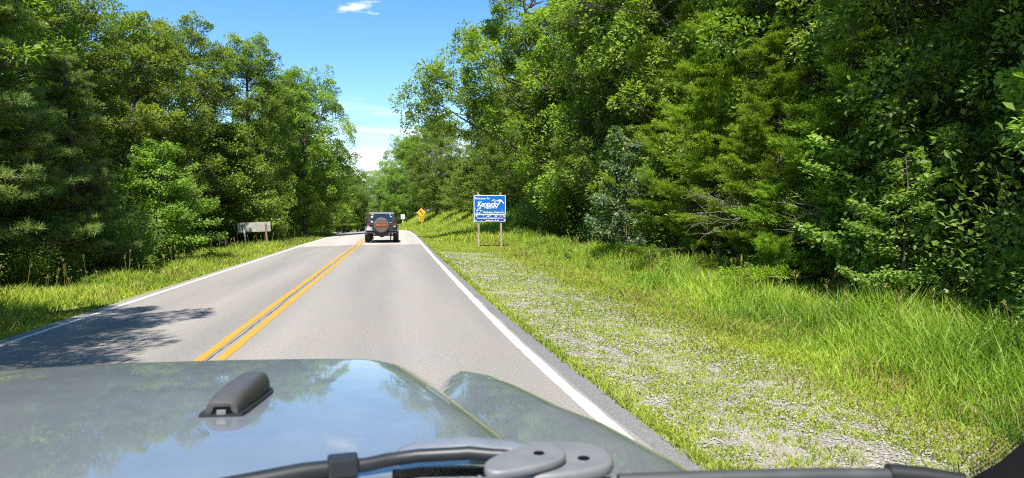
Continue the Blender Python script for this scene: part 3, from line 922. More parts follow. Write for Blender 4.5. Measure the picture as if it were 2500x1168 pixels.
# gravel on the right shoulder
g = Geo()
n = 60000
x, y = scatter(rng, n, 1.6, 4.9, 3.0, 30)
x = x + 0.02
keep = (vnoise(x, y, 0.9, 3) * .55 + vnoise(x, y, 0.22, 7) * .45) < (0.80 - 0.36 * smooth(3.3, 4.9, x) - 0.12 * smooth(8, 24, y) + rng.normal(0, .10, n))
keep &= x - bend(y) > PR(y) + 0.02
x, y = x[keep], y[keep]
n = len(x)
r_ = (0.004 + 0.011 * rng.uniform(0, 1, n) ** 2.2) * (1 + y / 16)
base = np.array([(1, 0, 0), (0, 1, 0), (-1, 0, 0), (0, -1, 0), (0, 0, .7), (0, 0, -.5)], float)
V = base[None] * rng.uniform(0.6, 1.25, (n, 6, 1)) * r_[:, None, None]
ca, sa = np.cos(rng.uniform(0, 6.28, n)), np.sin(rng.uniform(0, 6.28, n))
V = V + np.stack([x, y, land(x, y) + r_ * 0.2 - 0.008], -1)[:, None]
F = np.array([(0, 1, 4), (1, 2, 4), (2, 3, 4), (3, 0, 4), (1, 0, 5), (2, 1, 5), (3, 2, 5), (0, 3, 5)])
g.add(V.reshape(-1, 3), tris=(np.arange(n)[:, None, None] * 6 + F[None]).reshape(-1, 3), tone=np.repeat(rng.uniform(0, 1, n), 6))
m, nn_, ll_, bb = new_mat('gravel_stone')
at = nn_.new('ShaderNodeAttribute'); at.attribute_name = 'tone'
rp = nn_.new('ShaderNodeValToRGB'); e = rp.color_ramp.elements
e[0].color, e[1].color = (0.19, 0.175, 0.15, 1), (0.32, 0.30, 0.265, 1)
ll_.new(at.outputs['Fac'], rp.inputs[0]); ll_.new(rp.outputs[0], bb.inputs['Base Color'])
bb.inputs['Roughness'].default_value = 0.9
tag(g.obj('gravel', m), 'pale grey gravel scattered along the right shoulder', 'gravel', kind='stuff')

# short turf among and beyond the gravel
g = Geo()
x, y = scatter(rng, 260000, 1.5, 6.4, 2.8, 75)
edge = smooth(0.20, 0.02, x - bend(y) - PR(y))
cover = vnoise(x, y, 0.8, 3) * .36 + vnoise(x, y, 0.17, 7) * .64
stripe = 0.28 * np.exp(-((x - 2.40) / 0.50) ** 2) + 0.26 * np.exp(-((x - 3.75) / 0.5) ** 2)
keep = (cover > 0.34 + rng.normal(0, .10, len(x)) + stripe * .42 * (1 - smooth(10, 45, y)) * 1.0 - 0.45 * smooth(3.5, 4.5, x) - 0.30 * smooth(12, 40, y) - 0.3 * edge) & (x - bend(y) > PR(y) + 0.01 - 0.06 * rng.uniform(0, 1, len(x)))
x, y, edge = x[keep], y[keep], edge[keep]
n = len(x)
h = rng.uniform(0.02, 0.065, n) * (1 + 1.5 * smooth(4.0, 5.4, x)) * (1 + 0.9 * edge)
blades(g, rng, x, y, h, 0.006 + 0.0011 * y, 0.66 + 0.4 * (vnoise(x, y, 1.7, 12) - .4) + rng.normal(0, .14, n), 0.8)
tag(g.obj('turf_grass', M['grass_blade']), 'short yellow green grass growing through the right shoulder', 'grass', kind='stuff')

# tall grass right
g = Geo()
x, y = scatter(rng, 110000, 4.1, 8.6, 2.6, 70)
u = x - bend(y)
e0 = np.interp(y, [3, 5.5, 10, 16, 40], [4.1, 4.3, 4.9, 5.2, 5.9]) + 0.7 * (vnoise(y, y * 0, 1.6, 21) - .3)
keep = (u > e0 + rng.normal(0, .12, len(x))) & (vnoise(x, y, .55, 22) > 0.22) & ~((u > 3.9) & (u < 5.4) & (y > 32) & (y < 37))
x, y, u, e0 = x[keep], y[keep], u[keep], e0[keep]
n = len(x)
h = (0.12 + 0.40 * smooth(0, 1.8, u - e0)) * rng.uniform(0.5, 1.35, n) * (0.45 + 1.1 * vnoise(x, y, 1.1, 23))
blades(g, rng, x, y, h, 0.009 + 0.0009 * y, 0.50 + 0.9 * (vnoise(x, y, 1.5, 24) - .45) + rng.normal(0, .15, n), 0.5)
tag(g.obj('tall_grass', M['tall_grass']), 'tall unmown grass in front of the right forest edge', 'grass', kind='stuff')

# left verge: mixed grass
g = Geo()
x, y = scatter(rng, 70000, -9.0, -5.42, 5.0, 95)
u = x - bend(y)
keep = vnoise(x, y, .6, 31) > 0.2
x, y, u = x[keep], y[keep], u[keep]
n = len(x)
dl = -5.42 - u
h = (0.08 + 0.30 * smooth(0.1, 1.6, dl)) * rng.uniform(0.55, 1.3, n) * (0.65 + 0.7 * vnoise(x, y, 1.2, 33))
blades(g, rng, x, y, h, 0.010 + 0.0009 * y, 0.50 + 0.6 * (vnoise(x, y, 2.0, 34) - .4) + rng.normal(0, .16, n), 0.5)
tag(g.obj('verge_grass', M['grass_blade']), 'knee high yellow green grass on the left verge', 'grass', kind='stuff')

# dead straw and flattened stems mixed through both verges
g = Geo()
for (xa, xb, ya, yb, cnt) in ((4.6, 8.2, 3.0, 50, 9000), (-8.6, -5.6, 6.0, 70, 6000), (3.6, 5.4, 3.0, 30, 4000)):
    x, y = scatter(rng, cnt, xa, xb, ya, yb)
    keep = vnoise(x, y, 0.9, 61) > 0.42
    x, y = x[keep], y[keep]
    n = len(x)
    blades(g, rng, x, y, rng.uniform(0.05, 0.45, n) * (0.4 if xb < 5.5 and xa > 0 else 1.0), 0.006 + 0.0007 * y, rng.uniform(0, 1, n), 1.2)
tag(g.obj('straw_grass', M['dry_grass']), 'dead straw coloured grass stems mixed through the verges', 'grass', kind='stuff')

# far bank grass
g = Geo()
x, y = scatter(rng, 30000, 1.9, 12.0, 42.0, 130)
keep = vnoise(x, y, 1.5, 41) > 0.12
x, y = x[keep], y[keep]
n = len(x)
h = rng.uniform(0.25, 0.6, n) * smooth(1.9, 4.5, x - bend(y)) + 0.08
blades(g, rng, x, y, h, np.full(n, 0.07), 0.6 + 0.5 * (vnoise(x, y, 3, 42) - .4) + rng.normal(0, .15, n), 0.5)
tag(g.obj('bank_grass', M['grass_blade']), 'rough grass on the bank beside the far bend', 'grass', kind='stuff')

# seed heads and dry stems
def seed_stems(n, x0, x1, y0, y1, seed):
    rng = np.random.default_rng(seed)
    g = Geo()
    x, y = scatter(rng, n, x0, x1, y0, y1)
    z = land(x, y)
    for i in range(n):
        h = rng.uniform(0.45, 0.9)
        a = rng.uniform(0, 6.28)
        l = rng.uniform(0.08, 0.3) * h
        p0 = np.array([x[i], y[i], z[i]])
        p2 = p0 + np.array([math.cos(a) * l, math.sin(a) * l, h])
        p1 = (p0 + p2) / 2 + np.array([0, 0, 0.08])
        w = 0.002 + 0.00012 * y[i]
        tube(g, np.stack([p0, p1, p2]), [w, w, w * .7], 3, 0.5)
        m_ = 9
        t = rng.uniform(0, 0.24, (m_, 1))
        pos = p2 - (p2 - p1) * t
        leaves(g, rng, pos, np.repeat(unit(p2 - p1)[None], m_, 0), 0.07, 0.012 + 0.0004 * y[i], tone=0.6, spread=0.35, droop=0)
    return g


tag(seed_stems(220, 5.8, 8.3, 4, 42, 7).obj('seed_grass', M['dry_grass']), 'dry brown seed stems standing above the tall grass on the right', 'grass', kind='stuff')
tag(seed_stems(150, -8.6, -6.4, 8, 75, 8).obj('seed_grass', M['dry_grass']), 'dry brown seed stems standing in the left verge', 'grass', kind='stuff')

# leaf mass low in the wood, too mixed to count
g = Geo()
n = 150000
sd_ = rng.choice([-1, 1], n)
y = rng.uniform(2, 120, n)
x = sd_ * (8.9 + rng.uniform(0, 1, n) ** 1.3 * 14) + bend(y) - np.where(sd_ < 0, 1.0, 0)
x = np.where((sd_ > 0) & (y > 52), x + 1.5, np.where(sd_ > 0, x - 2.2 * np.clip(1 - (y - 3) / 17, 0, 1), x))
cl = vnoise(x, y, 1.4, 51)
z = land(x, y) + rng.uniform(0, 1, n) ** 1.3 * 6.5 * cl
keep = cl > 0.30
pos = np.stack([x, y, z], -1)[keep]
leaves(g, rng, pos, rng.normal(0, 1, (len(pos), 3)), 0.17, 0.10, tone=0.4)
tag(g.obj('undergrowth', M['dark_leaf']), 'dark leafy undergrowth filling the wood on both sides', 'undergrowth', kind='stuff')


def make_weed(seed):
    rng = np.random.default_rng(seed)
    wood, crown = Geo(), Geo()
    for _ in range(4):
        h = rng.uniform(0.6, 1.0)
        st = np.array([*rng.normal(0, .08, 2), -0.05]); en = st + np.array([*rng.normal(0, .12, 2), h])
        p = bough(wood, st, en, 0.006, 0.003, rng, n=5, sides=4)
        n = 40
        t = rng.uniform(0.25, 1.0, (n, 1))
        a = rng.uniform(0, 6.28, n)
        o = np.stack([np.cos(a), np.sin(a), np.full(n, 0.35)], -1)
        leaves(crown, rng, st + (en - st) * t, o, 0.15, 0.04, spread=0.2, droop=0.15, tone=0.6, shape='oval')
    root = empty('weed_plant', (0, 0, -60))
    KIDS[root.name] = [wood.obj('stem', M['light_leaf'], root), crown.obj('foliage', M['light_leaf'], root)]
    return root


P_['weed'] = make_weed(5)
row_ = []
for i in range(18):
    left = i < 11
    y = (13 + 2.4 * i if left else 8 + (i - 11) * 3.3) + rr_.uniform(-.6, .6)
    x = rr_.uniform(-8.6, -7.2) if left else rr_.uniform(5.6, 7.4)
    o = place('weed', x, y, 'weed', 'weeds in the %s verge' % ('left' if left else 'right'), rr_.uniform(0.45, 0.85), cat='plant')
    row_.append((o, -1 if left else 1, y, 'leafy weed in the tall grass'))
label_row(row_, 'weed')


# ---------------------------------------------------------------- hard-surface helpers
def box(bm, c, s, rot=None):
    r = bmesh.ops.create_cube(bm, size=1.0)
    mat = Matrix.Translation(Vector(c)) @ (rot.to_4x4() if rot else Matrix()) @ Matrix.Diagonal((*s, 1))
    bmesh.ops.transform(bm, matrix=mat, verts=r['verts'])
    return r['verts']


def cyl(bm, c, r, d, axis='Z', seg=24, r2=None):
    q = bmesh.ops.create_cone(bm, cap_ends=True, segments=seg, radius1=r, radius2=r if r2 is None else r2, depth=d)
    rot = {'Z': Matrix(), 'X': Matrix.Rotation(R(90), 4, 'Y'), 'Y': Matrix.Rotation(R(90), 4, 'X')}[axis]
    bmesh.ops.transform(bm, matrix=Matrix.Translation(Vector(c)) @ rot, verts=q['verts'])
    return q['verts']


def poly(bm, pts, depth, axis='Y'):
    """extruded outline; pts in (x, z) for axis Y, (x, y) for axis Z, (y, z) for axis X"""
    def P3(p, d):
        return {'Y': (p[0], d, p[1]), 'Z': (p[0], p[1], d), 'X': (d, p[0], p[1])}[axis]
    a = [bm.verts.new(P3(p, depth[0])) for p in pts]
    b = [bm.verts.new(P3(p, depth[1])) for p in pts]
    n = len(pts)
    bm.faces.new(a); bm.faces.new(b[::-1])
    for i in range(n):
        bm.faces.new((a[i], b[i], b[(i + 1) % n], a[(i + 1) % n]))


def bobj(name, bm, mat, parent=None, bevel=0.0, seg=2, smooth=False, loc=None, rot=None):
    bmesh.ops.recalc_face_normals(bm, faces=bm.faces)
    if bevel:
        ed = [e for e in bm.edges if len(e.link_faces) == 2 and e.calc_face_angle(0) > 0.6]
        bmesh.ops.bevel(bm, geom=ed, offset=bevel, segments=seg, profile=0.6, affect='EDGES', clamp_overlap=True)
    me = bpy.data.meshes.new(name)
    bm.to_mesh(me); bm.free()
    me.materials.append(mat)
    if smooth:
        for p in me.polygons:
            p.use_smooth = True
    o = bpy.data.objects.new(name, me)
    if loc:
        o.location = loc
    if rot:
        o.rotation_euler = rot
    return link(o, parent)


def text(name, body, size, mat, parent, loc, rot=(R(90), 0, 0), align='CENTER', shear=0.0, bold=0.0, sx=1.0, depth=0.002, space=1.0):
    cu = bpy.data.curves.new(name, 'FONT')
    cu.body, cu.size, cu.align_x, cu.align_y = body, size, align, 'CENTER'
    cu.shear, cu.offset, cu.extrude, cu.space_character = shear, bold, depth, space
    cu.resolution_u = 3
    t = bpy.data.objects.new(name, cu)
    SC.collection.objects.link(t)
    bpy.context.view_layer.update()
    me = bpy.data.meshes.new_from_object(t.evaluated_get(bpy.context.evaluated_depsgraph_get()))
    bpy.data.objects.remove(t)
    bpy.data.curves.remove(cu)
    me.materials.clear(); me.materials.append(mat)
    o = bpy.data.objects.new(name, me)
    o.location, o.rotation_euler, o.scale = loc, rot, (sx, 1, 1)
    return link(o, parent)


def chaikin(p, k=2):
    for _ in range(k):
        p = [q for a, b in zip(p, p[1:] + p[:1]) for q in ((.75 * a[0] + .25 * b[0], .75 * a[1] + .25 * b[1]), (.25 * a[0] + .75 * b[0], .25 * a[1] + .75 * b[1]))]
    return p


def rrect(w, h, r, seg=5, cx=0, cz=0):
    pts = []
    for qx, qz, a0 in ((w / 2 - r, h / 2 - r, 0), (-w / 2 + r, h / 2 - r, 90), (-w / 2 + r, -h / 2 + r, 180), (w / 2 - r, -h / 2 + r, 270)):
        for k in range(seg + 1):
            a = R(a0 + 90 * k / seg)
            pts.append((cx + qx + r * math.cos(a), cz + qz + r * math.sin(a)))
    return pts


M['sign_blue'] = plain('sign_blue', (0.002, 0.110, 0.41), 0.4, noise=0.05, scale=3)
M['sign_deep_blue'] = plain('sign_deep_blue', (0.005, 0.065, 0.28), 0.4, noise=0.08, scale=4)
M['sign_white'] = plain('sign_white', (0.80, 0.80, 0.79), 0.4, noise=0.03)
M['sign_yellow'] = plain('sign_yellow', (0.80, 0.38, 0.012), 0.4, noise=0.04, scale=4)
M['sign_black'] = plain('sign_black', (0.015, 0.015, 0.015), 0.5)
M['sign_grey'] = plain('sign_grey', (0.36, 0.345, 0.31), 0.55, 0.05, noise=0.12, scale=5)
M['galvanised'] = plain('galvanised', (0.45, 0.46, 0.47), 0.5, 0.3, noise=0.15, scale=12)
M['grey_wood'] = bark_mat('grey_wood', (0.20, 0.155, 0.11), (0.42, 0.36, 0.28))
M['rust_wood'] = bark_mat('rust_wood', (0.17, 0.10, 0.07), (0.34, 0.22, 0.16))

# ---------------------------------------------------------------- blue welcome sign
def welcome_sign():
    x0, y0 = 4.86, 36.8
    zg = float(land(x0, y0))
    root = empty('welcome_sign', (x0, y0, zg), R(-4), 'large blue welcome sign with white lettering and stickers on two wooden posts', 'sign')
    for sx, top in ((-0.60, 2.93), (0.60, 2.93)):
        bm = bmesh.new()
        v = box(bm, (sx, 0.09, top / 2 - 0.2), (0.105, 0.105, top + 0.4), Matrix.Rotation(R(-0.8), 3, 'Y'))
        o = bobj('post', bm, M['grey_wood'], root, 0.008)
    zc = 2.28
    bm = bmesh.new(); poly(bm, rrect(1.70, 1.02, 0.07, cz=zc), (0.0, 0.022)); bobj('border', bm, M['sign_white'], root)
    bm = bmesh.new(); poly(bm, rrect(1.64, 0.96, 0.05, cz=zc), (-0.006, 0.0)); bobj('panel', bm, M['sign_blue'], root)
    zl = 1.565
    bm = bmesh.new(); poly(bm, rrect(1.66, 0.385, 0.02, cz=zl), (0.0, 0.022)); bobj('border', bm, M['sign_white'], root)
    bm = bmesh.new(); poly(bm, rrect(1.615, 0.335, 0.02, cz=zl), (-0.006, 0.0)); bobj('lower_panel', bm, M['sign_deep_blue'], root)
    yt = -0.010
    text('lettering', 'Welcome To', 0.135, M['sign_white'], root, (-0.40, yt, zc + 0.33), bold=0.003, space=1.12)
    text('lettering', 'Kentucky', 0.40, M['sign_white'], root, (-0.10, yt, zc + 0.02), shear=0.28, bold=0.006, sx=0.80, space=0.93)
    text('lettering', 'UNBRIDLED SPIRIT', 0.072, M['sign_white'], root, (0.0, yt, zc - 0.165), bold=0.002, shear=.15)
    text('lettering', 'Beshear, Governor', 0.128, M['sign_white'], root, (0.22, yt, zc - 0.40), bold=0.003, space=1.12)
    text('lettering', 'KentuckyUnbridledSpirit.com', 0.125, M['sign_white'], root, (0.02, yt, zl), bold=0.001, sx=0.92, space=1.02)
    # horse running out of the last letters: head, neck and blown mane
    bm = bmesh.new()
    head = [(0.33, .19), (0.42, .25), (0.52, .28), (0.60, .27), (0.66, .22), (0.72, .15), (0.77, .08), (0.765, .045), (0.73, .06), (0.68, .12), (0.62, .165), (0.56, .16), (0.54, .10), (0.50, .08), (0.52, .16), (0.46, .19), (0.40, .19)]
    poly(bm, [(a, zc + b) for a, b in head], (-0.012, -0.0065))
    for m_ in ([(0.05, .17), (0.16, .21), (0.26, .20), (0.33, .165), (0.30, .19), (0.24, .225), (0.14, .235)], [(0.10, .245), (0.22, .265), (0.32, .23), (0.36, .195), (0.33, .245), (0.22, .285)]):
        poly(bm, [(a, zc + b) for a, b in m_], (-0.012, -0.0065))
    bobj('horse_emblem', bm, M['sign_white'], root)
    bm = bmesh.new()
    sw = [(-0.62, -.13), (-0.50, -.145), (-0.45, -.175), (-0.50, -.165), (-0.58, -.145)]
    poly(bm, [(a, zc + b) for a, b in sw], (-0.012, -0.0065)); bobj('lettering', bm, M['sign_white'], root)
    rs = random.Random(3)
    cols = [plain('sticker_white', (0.75, 0.74, 0.72), 0.5), plain('sticker_pale_blue', (0.35, 0.52, 0.72), 0.5), plain('sticker_pink', (0.62, 0.35, 0.40), 0.5), plain('sticker_teal', (0.12, 0.45, 0.60), 0.5)]
    spots = [(rs.uniform(-0.78, -0.42), rs.uniform(zc - 0.47, zc - 0.17)) for _ in range(17)] + [(rs.uniform(-0.78, 0.78), rs.choice([zl + .12, zl + .10, zl - .125, zl - .135])) for _ in range(24)] + \
            [(-0.77, zc + .37), (0.67, zc - .29), (0.05, zc - .22), (0.14, zc - .455), (0.77, zl - .10), (0.77, zl + .10), (-.1, zc - .2)]
    for i, (a, b) in enumerate(spots):
        bm = bmesh.new()
        w, h = rs.uniform(0.04, 0.10), rs.uniform(0.03, 0.065)
        dp = (-0.0145 - 0.0002 * i, -0.0065)
        if rs.random() < 0.45:
            poly(bm, [(a + h * .6 * math.cos(k * .7854), b + h * .6 * math.sin(k * .7854)) for k in range(8)], dp)
        else:
            poly(bm, rrect(w, h, 0.008, 2, a, b), dp)
        bobj('sticker', bm, cols[rs.choice([0, 0, 0, 1, 2, 3])], root)


welcome_sign()


def grey_sign():
    x0, y0 = -7.95, 41.0
    zg = float(land(x0, y0))
    root = empty('sign_seen_from_behind', (x0, y0, 0), R(6), 'grey metal back of a wide sign on two leaning posts in the left verge', 'sign')
    bm = bmesh.new(); box(bm, (0, 0.03, 0.86), (1.74, 0.02, 0.54), Matrix.Rotation(R(-2.2), 3, 'Y')); bobj('panel', bm, M['sign_grey'], root, 0.004)
    bm = bmesh.new(); box(bm, (-0.45, -0.01, 0.30 + zg / 2 - .1), (0.075, 0.05, 1.75 - zg), Matrix.Rotation(R(-6), 3, 'Y')); bobj('post', bm, M['galvanised'], root, 0.005)
    bm = bmesh.new(); box(bm, (0.68, -0.02, 0.30 + zg / 2 - .1), (0.10, 0.06, 1.78 - zg), Matrix.Rotation(R(-4), 3, 'Y')); o = bobj('post', bm, M['rust_wood'], root, 0.005)
    o['label'] = 'rusty brown post on the right'
    for px, pz in ((-0.74, 0.93), (-0.53, 1.05), (-.47, 0.66), (0.74, 0.70), (0.76, 0.95)):
        bm = bmesh.new(); cyl(bm, (px, 0.012, pz), 0.022, 0.016, 'Y', 10); bobj('bolt', bm, M['galvanised'], root)


grey_sign()


def curve_sign():
    x0, y0 = 2.75, 81.0
    zg = float(land(x0, y0))
    root = empty('curve_warning_sign', (x0, y0, 0), R(3), 'yellow diamond curve sign with a winding arrow above a 35 plate', 'sign')
    zc, s = 1.76, 0.54
    bm = bmesh.new(); box(bm, (0.02, 0.03, (zc + .3 + zg) / 2 - .2), (0.07, 0.05, zc + .3 - zg + .4)); bobj('post', bm, M['galvanised'], root, 0.005)
    rt = lambda q, k: [(a * k, zc + b * k) for a, b in q]
    dia = []
    for cx_, cz_, a0 in ((s - .06, 0, -45), (0, s - .06, 45), (-s + .06, 0, 135), (0, -s + .06, 225)):
        for k in range(4):
            a = R(a0 + 90 * k / 3); dia.append((cx_ + .045 * math.cos(a), cz_ + .045 * math.sin(a)))
    bm = bmesh.new(); poly(bm, rt(dia, 1.03), (-0.006, 0.0)); bobj('border', bm, M['sign_black'], root)
    bm = bmesh.new(); poly(bm, rt(dia, 0.985), (-0.010, -0.0061)); bobj('panel', bm, M['sign_yellow'], root)
    path = [(0.15, -0.24), (0.15, -0.16), (0.10, -0.08), (0.0, 0.0), (-0.07, 0.06), (-0.09, 0.14)]
    L_, R_ = [], []
    for i, p in enumerate(path):
        a, b = path[max(i - 1, 0)], path[min(i + 1, len(path) - 1)]
        dx, dz = b[0] - a[0], b[1] - a[1]; n_ = math.hypot(dx, dz)
        L_.append((p[0] - dz / n_ * .04, zc + p[1] + dx / n_ * .04)); R_.append((p[0] + dz / n_ * .04, zc + p[1] - dx / n_ * .04))
    bm = bmesh.new()
    for i in range(len(path) - 1):
        poly(bm, [L_[i], R_[i], R_[i + 1], L_[i + 1]], (-0.014, -0.0102))
    poly(bm, [(-0.19, zc + .12), (0.01, zc + .17), (-0.12, zc + .30)], (-0.015, -0.0103))
    bobj('arrow_mark', bm, M['sign_black'], root)
    zp = zc - 0.78
    bm = bmesh.new(); poly(bm, rrect(.50, .52, .05, cz=zp), (-0.006, 0.0)); bobj('border', bm, M['sign_black'], root)
    bm = bmesh.new(); poly(bm, rrect(.475, .495, .045, cz=zp), (-0.010, -0.0061)); bobj('speed_plate', bm, M['sign_yellow'], root)
    text('lettering', '35', 0.34, M['sign_black'], root, (0, -0.013, zp + 0.06), bold=0.008)
    text('lettering', 'MPH', 0.13, M['sign_black'], root, (0, -0.013, zp - 0.16), bold=0.003)


curve_sign()


def white_sign():
    x0, y0 = 0.78, 100.0
    zg = float(land(x0, y0))
    root = empty('small_white_sign', (x0, y0, 0), R(4), 'small white square sign on a thin post beyond the black car', 'sign')
    bm = bmesh.new(); box(bm, (0.02, 0.03, (1.4 + zg) / 2 - .2), (0.07, 0.05, 1.4 - zg + .4)); bobj('post', bm, M['galvanised'], root, 0.005)
    bm = bmesh.new(); poly(bm, rrect(.56, .66, .04, cz=1.2), (-0.006, 0)); bobj('panel', bm, M['sign_white'], root)
    bm = bmesh.new()
    poly(bm, [(-.15, 1.34), (.13, 1.36), (.15, 1.31), (-.08, 1.10), (.14, 1.10), (.14, 1.05), (-.16, 1.05), (-.16, 1.09), (.06, 1.29), (-.15, 1.28)], (-0.010, -0.0062))
    bobj('symbol', bm, plain('sign_faded_grey', (0.16, 0.17, 0.17), .5), root)
    bm = bmesh.new(); poly(bm, rrect(.17, .26, .03, cz=.50), (-0.006, 0)); bobj('marker_plate', bm, plain('marker_yellow', (0.62, 0.58, 0.22), .5), root)


white_sign()

# ---------------------------------------------------------------- black off-road car ahead
M['black_paint'] = plain('black_paint', (0.012, 0.013, 0.016), 0.25, 0, 1.0, noise=0.05)
M['black_plastic'] = plain('black_plastic', (0.022, 0.023, 0.025), 0.55, noise=0.1)
M['hardtop_black'] = plain('hardtop_black', (0.020, 0.022, 0.026), 0.45, noise=0.08)
M['rubber'] = plain('rubber', (0.018, 0.018, 0.019), 0.8, noise=0.2, scale=40)
M['cover_vinyl'] = plain('cover_vinyl', (0.100, 0.076, 0.062), 0.5, noise=0.1, scale=6)
M['dark_glass'] = plain('dark_glass', (0.010, 0.016, 0.030), 0.06, 0, 0.5, noise=0.02)
M['red_lens'] = plain('red_lens', (0.16, 0.010, 0.015), 0.2, 0, 0.6, noise=0.03)
M['clear_lens'] = plain('clear_lens', (0.62, 0.60, 0.60), 0.2, noise=0.03)
M['badge_orange'] = plain('badge_orange', (0.42, 0.14, 0.08), 0.5, noise=0.03)
M['badge_brown'] = plain('badge_brown', (0.075, 0.030, 0.022), 0.5, noise=0.05)
M['chrome'] = plain('chrome', (0.65, 0.66, 0.68), 0.2, 0.9, noise=0.03)
M['rim_grey'] = plain('rim_grey', (0.10, 0.10, 0.11), 0.35, 0.7)
M['sticker_yellow'] = plain('sticker_yellow', (0.60, 0.58, 0.22), 0.5)
M['sticker_white_'] = plain('vehicle_sticker_white', (0.72, 0.72, 0.70), 0.5)


def black_car():
    x0, y0 = -0.86, 39.2
    z0 = float(road_z(x0, y0)) + 0.0
    root = empty('off_road_car', (x0, y0, z0), 0, 'black boxy off-road car with a round covered spare tyre, seen from behind', 'car')

    def part(name, fn, mat, bevel=0.0, parent=root, smooth=False, seg=2):
        bm = bmesh.new(); fn(bm)
        return bobj(name, bm, M[mat], parent, bevel, seg, smooth)

    def prism(bm, zs):                       # stacked sections: (z, half width, y rear, y front)
        rows = []
        for z, hw, ya, yb in zs:
            rows.append([bm.verts.new(p) for p in ((-hw, ya, z), (hw, ya, z), (hw, yb, z), (-hw, yb, z))])
        bm.faces.new(rows[0][::-1]); bm.faces.new(rows[-1])
        for a, b in zip(rows, rows[1:]):
            for i in range(4):
                bm.faces.new((a[i], a[(i + 1) % 4], b[(i + 1) % 4], b[i]))
    body = part('body', lambda bm: prism(bm, [(0.60, .76, .06, 2.75), (0.80, .79, .04, 2.75), (1.12, .78, .05, 2.75)]), 'black_paint', 0.03)
    part('hood', lambda bm: prism(bm, [(0.60, .66, 2.76, 4.0), (1.02, .64, 2.76, 3.98), (1.12, .58, 2.76, 3.92)]), 'black_paint', 0.03)
    top = part('hardtop', lambda bm: prism(bm, [(1.122, .775, .05, 2.35), (1.62, .715, .13, 2.15), (1.715, .675, .20, 2.05)]), 'hardtop_black', 0.035)
    part('rear_window', lambda bm: [bm.faces.new([bm.verts.new(p) for p in ((-.58, .046, 1.16), (.58, .046, 1.16), (.545, .112, 1.60), (-.545, .112, 1.60))])], 'dark_glass')
    for s in (-1, 1):
        part('side_window', lambda bm: [bm.faces.new([bm.verts.new(p) for p in ((s * .781, .35, 1.17), (s * .781, 1.2, 1.17), (s * .733, 1.2, 1.55), (s * .733, .42, 1.55))])], 'dark_glass')
    part('windshield_frame', lambda bm: prism(bm, [(1.122, .72, 2.55, 2.66), (1.68, .66, 2.15, 2.22)]), 'black_paint', 0.01)
    part('tailgate', lambda bm: box(bm, (0, .03, .88), (1.16, .05, .44)), 'black_paint', 0.015)
    for z in (.74, 1.0):
        part('hinge', lambda bm: box(bm, (.50, -.01, z), (.20, .05, .05)), 'black_plastic', 0.01)
    part('rear_handle', lambda bm: box(bm, (-.48, -.01, .98), (.14, .04, .05)), 'black_plastic', 0.01)
    for s in (-1, 1):
        part('belt_trim', lambda bm: box(bm, (s * .47, .0, 1.135), (.22, .03, .03)), 'chrome', 0.006)
        lt = part('tail_light', lambda bm: box(bm, (s * .715, .0, .985), (.165, .09, .23)), 'black_plastic', 0.012)
        part('lens', lambda bm: box(bm, (s * .715, -.050, 1.02), (.135, .012, .125)), 'red_lens', 0.004, lt)
        part('lens', lambda bm: box(bm, (s * .715, -.050, .915), (.10, .012, .05)), 'clear_lens', 0.004, lt)
        # flared arch over the rear wheel, an arc of plastic
        def arch(bm, yc):
            pts_o = [(yc + .56 * math.cos(a), .45 + .50 * math.sin(a)) for a in np.linspace(-0.1, math.pi + .1, 12)]
            pts_i = [(yc + .50 * math.cos(a), .45 + .43 * math.sin(a)) for a in np.linspace(math.pi + .1, -0.1, 12)]
            poly(bm, pts_o + pts_i, (s * .77, s * .925), 'X')
        part('wheel_arch', lambda bm: arch(bm, .80), 'black_plastic', 0.012)
        part('wheel_arch', lambda bm: arch(bm, 3.3), 'black_plastic', 0.012)
        for yc in (.80, 3.3):
            wh = part('wheel', lambda bm: cyl(bm, (s * .775, yc, .405), .405, .30, 'X', 36), 'rubber', 0.05, smooth=False)
            part('rim', lambda bm: cyl(bm, (s * .925, yc, .405), .23, .02, 'X', 24), 'rim_grey', 0.006, wh)
            def tread(bm):
                for k in range(36):
                    a = k * 2 * math.pi / 36
                    for dx in (-.105, 0, .105):
                        aa = a + (0.087 if dx == 0 else 0)
                        box(bm, (s * .775 + dx, yc + .406 * math.cos(aa), .406 + .402 * math.sin(aa)), (.085, .045, .02), Matrix.Rotation(aa - math.pi / 2, 3, 'X'))
            part('tread', tread, 'rubber', 0, wh)
        part('side_mirror', lambda bm: box(bm, (s * .93, 2.25, 1.30), (.17, .10, .20)), 'black_plastic', 0.03)
        part('bumper_bar', lambda bm: box(bm, (s * .60, -.10, .675), (.50, .10, .055)), 'black_plastic', 0.02)
        part('bumper_bar', lambda bm: box(bm, (s * .58, -.09, .555), (.46, .10, .06), Matrix.Rotation(s * -.06, 3, 'Y')), 'black_plastic', 0.02)
        part('tow_hook', lambda bm: cyl(bm, (s * .40, -.13, .47), .035, .05, 'X', 12), 'chrome', 0.006)
        part('shock_absorber', lambda bm: box(bm, (s * .50, .55, .36), (.07, .07, .40), Matrix.Rotation(s * .12, 3, 'Y')), 'black_plastic', 0.01)
    part('bumper', lambda bm: poly(bm, [(-.82, .64), (-.80, .52), (-.38, .50), (-.36, .42), (.36, .42), (.38, .50), (.80, .52), (.82, .64), (.40, .70), (-.40, .70)], (-.06, .10)), 'black_plastic', 0.015)
    part('rear_axle', lambda bm: (cyl(bm, (0, .80, .405), .05, 1.3, 'X', 14), poly(bm, [(-.40, .44), (-.17, .36), (0, .27), (.17, .36), (.40, .44)], (.55, .95))), 'black_plastic', 0.01)
    part('muffler', lambda bm: cyl(bm, (-.42, .30, .45), .09, .34, 'Y', 16), 'black_plastic', 0.02)
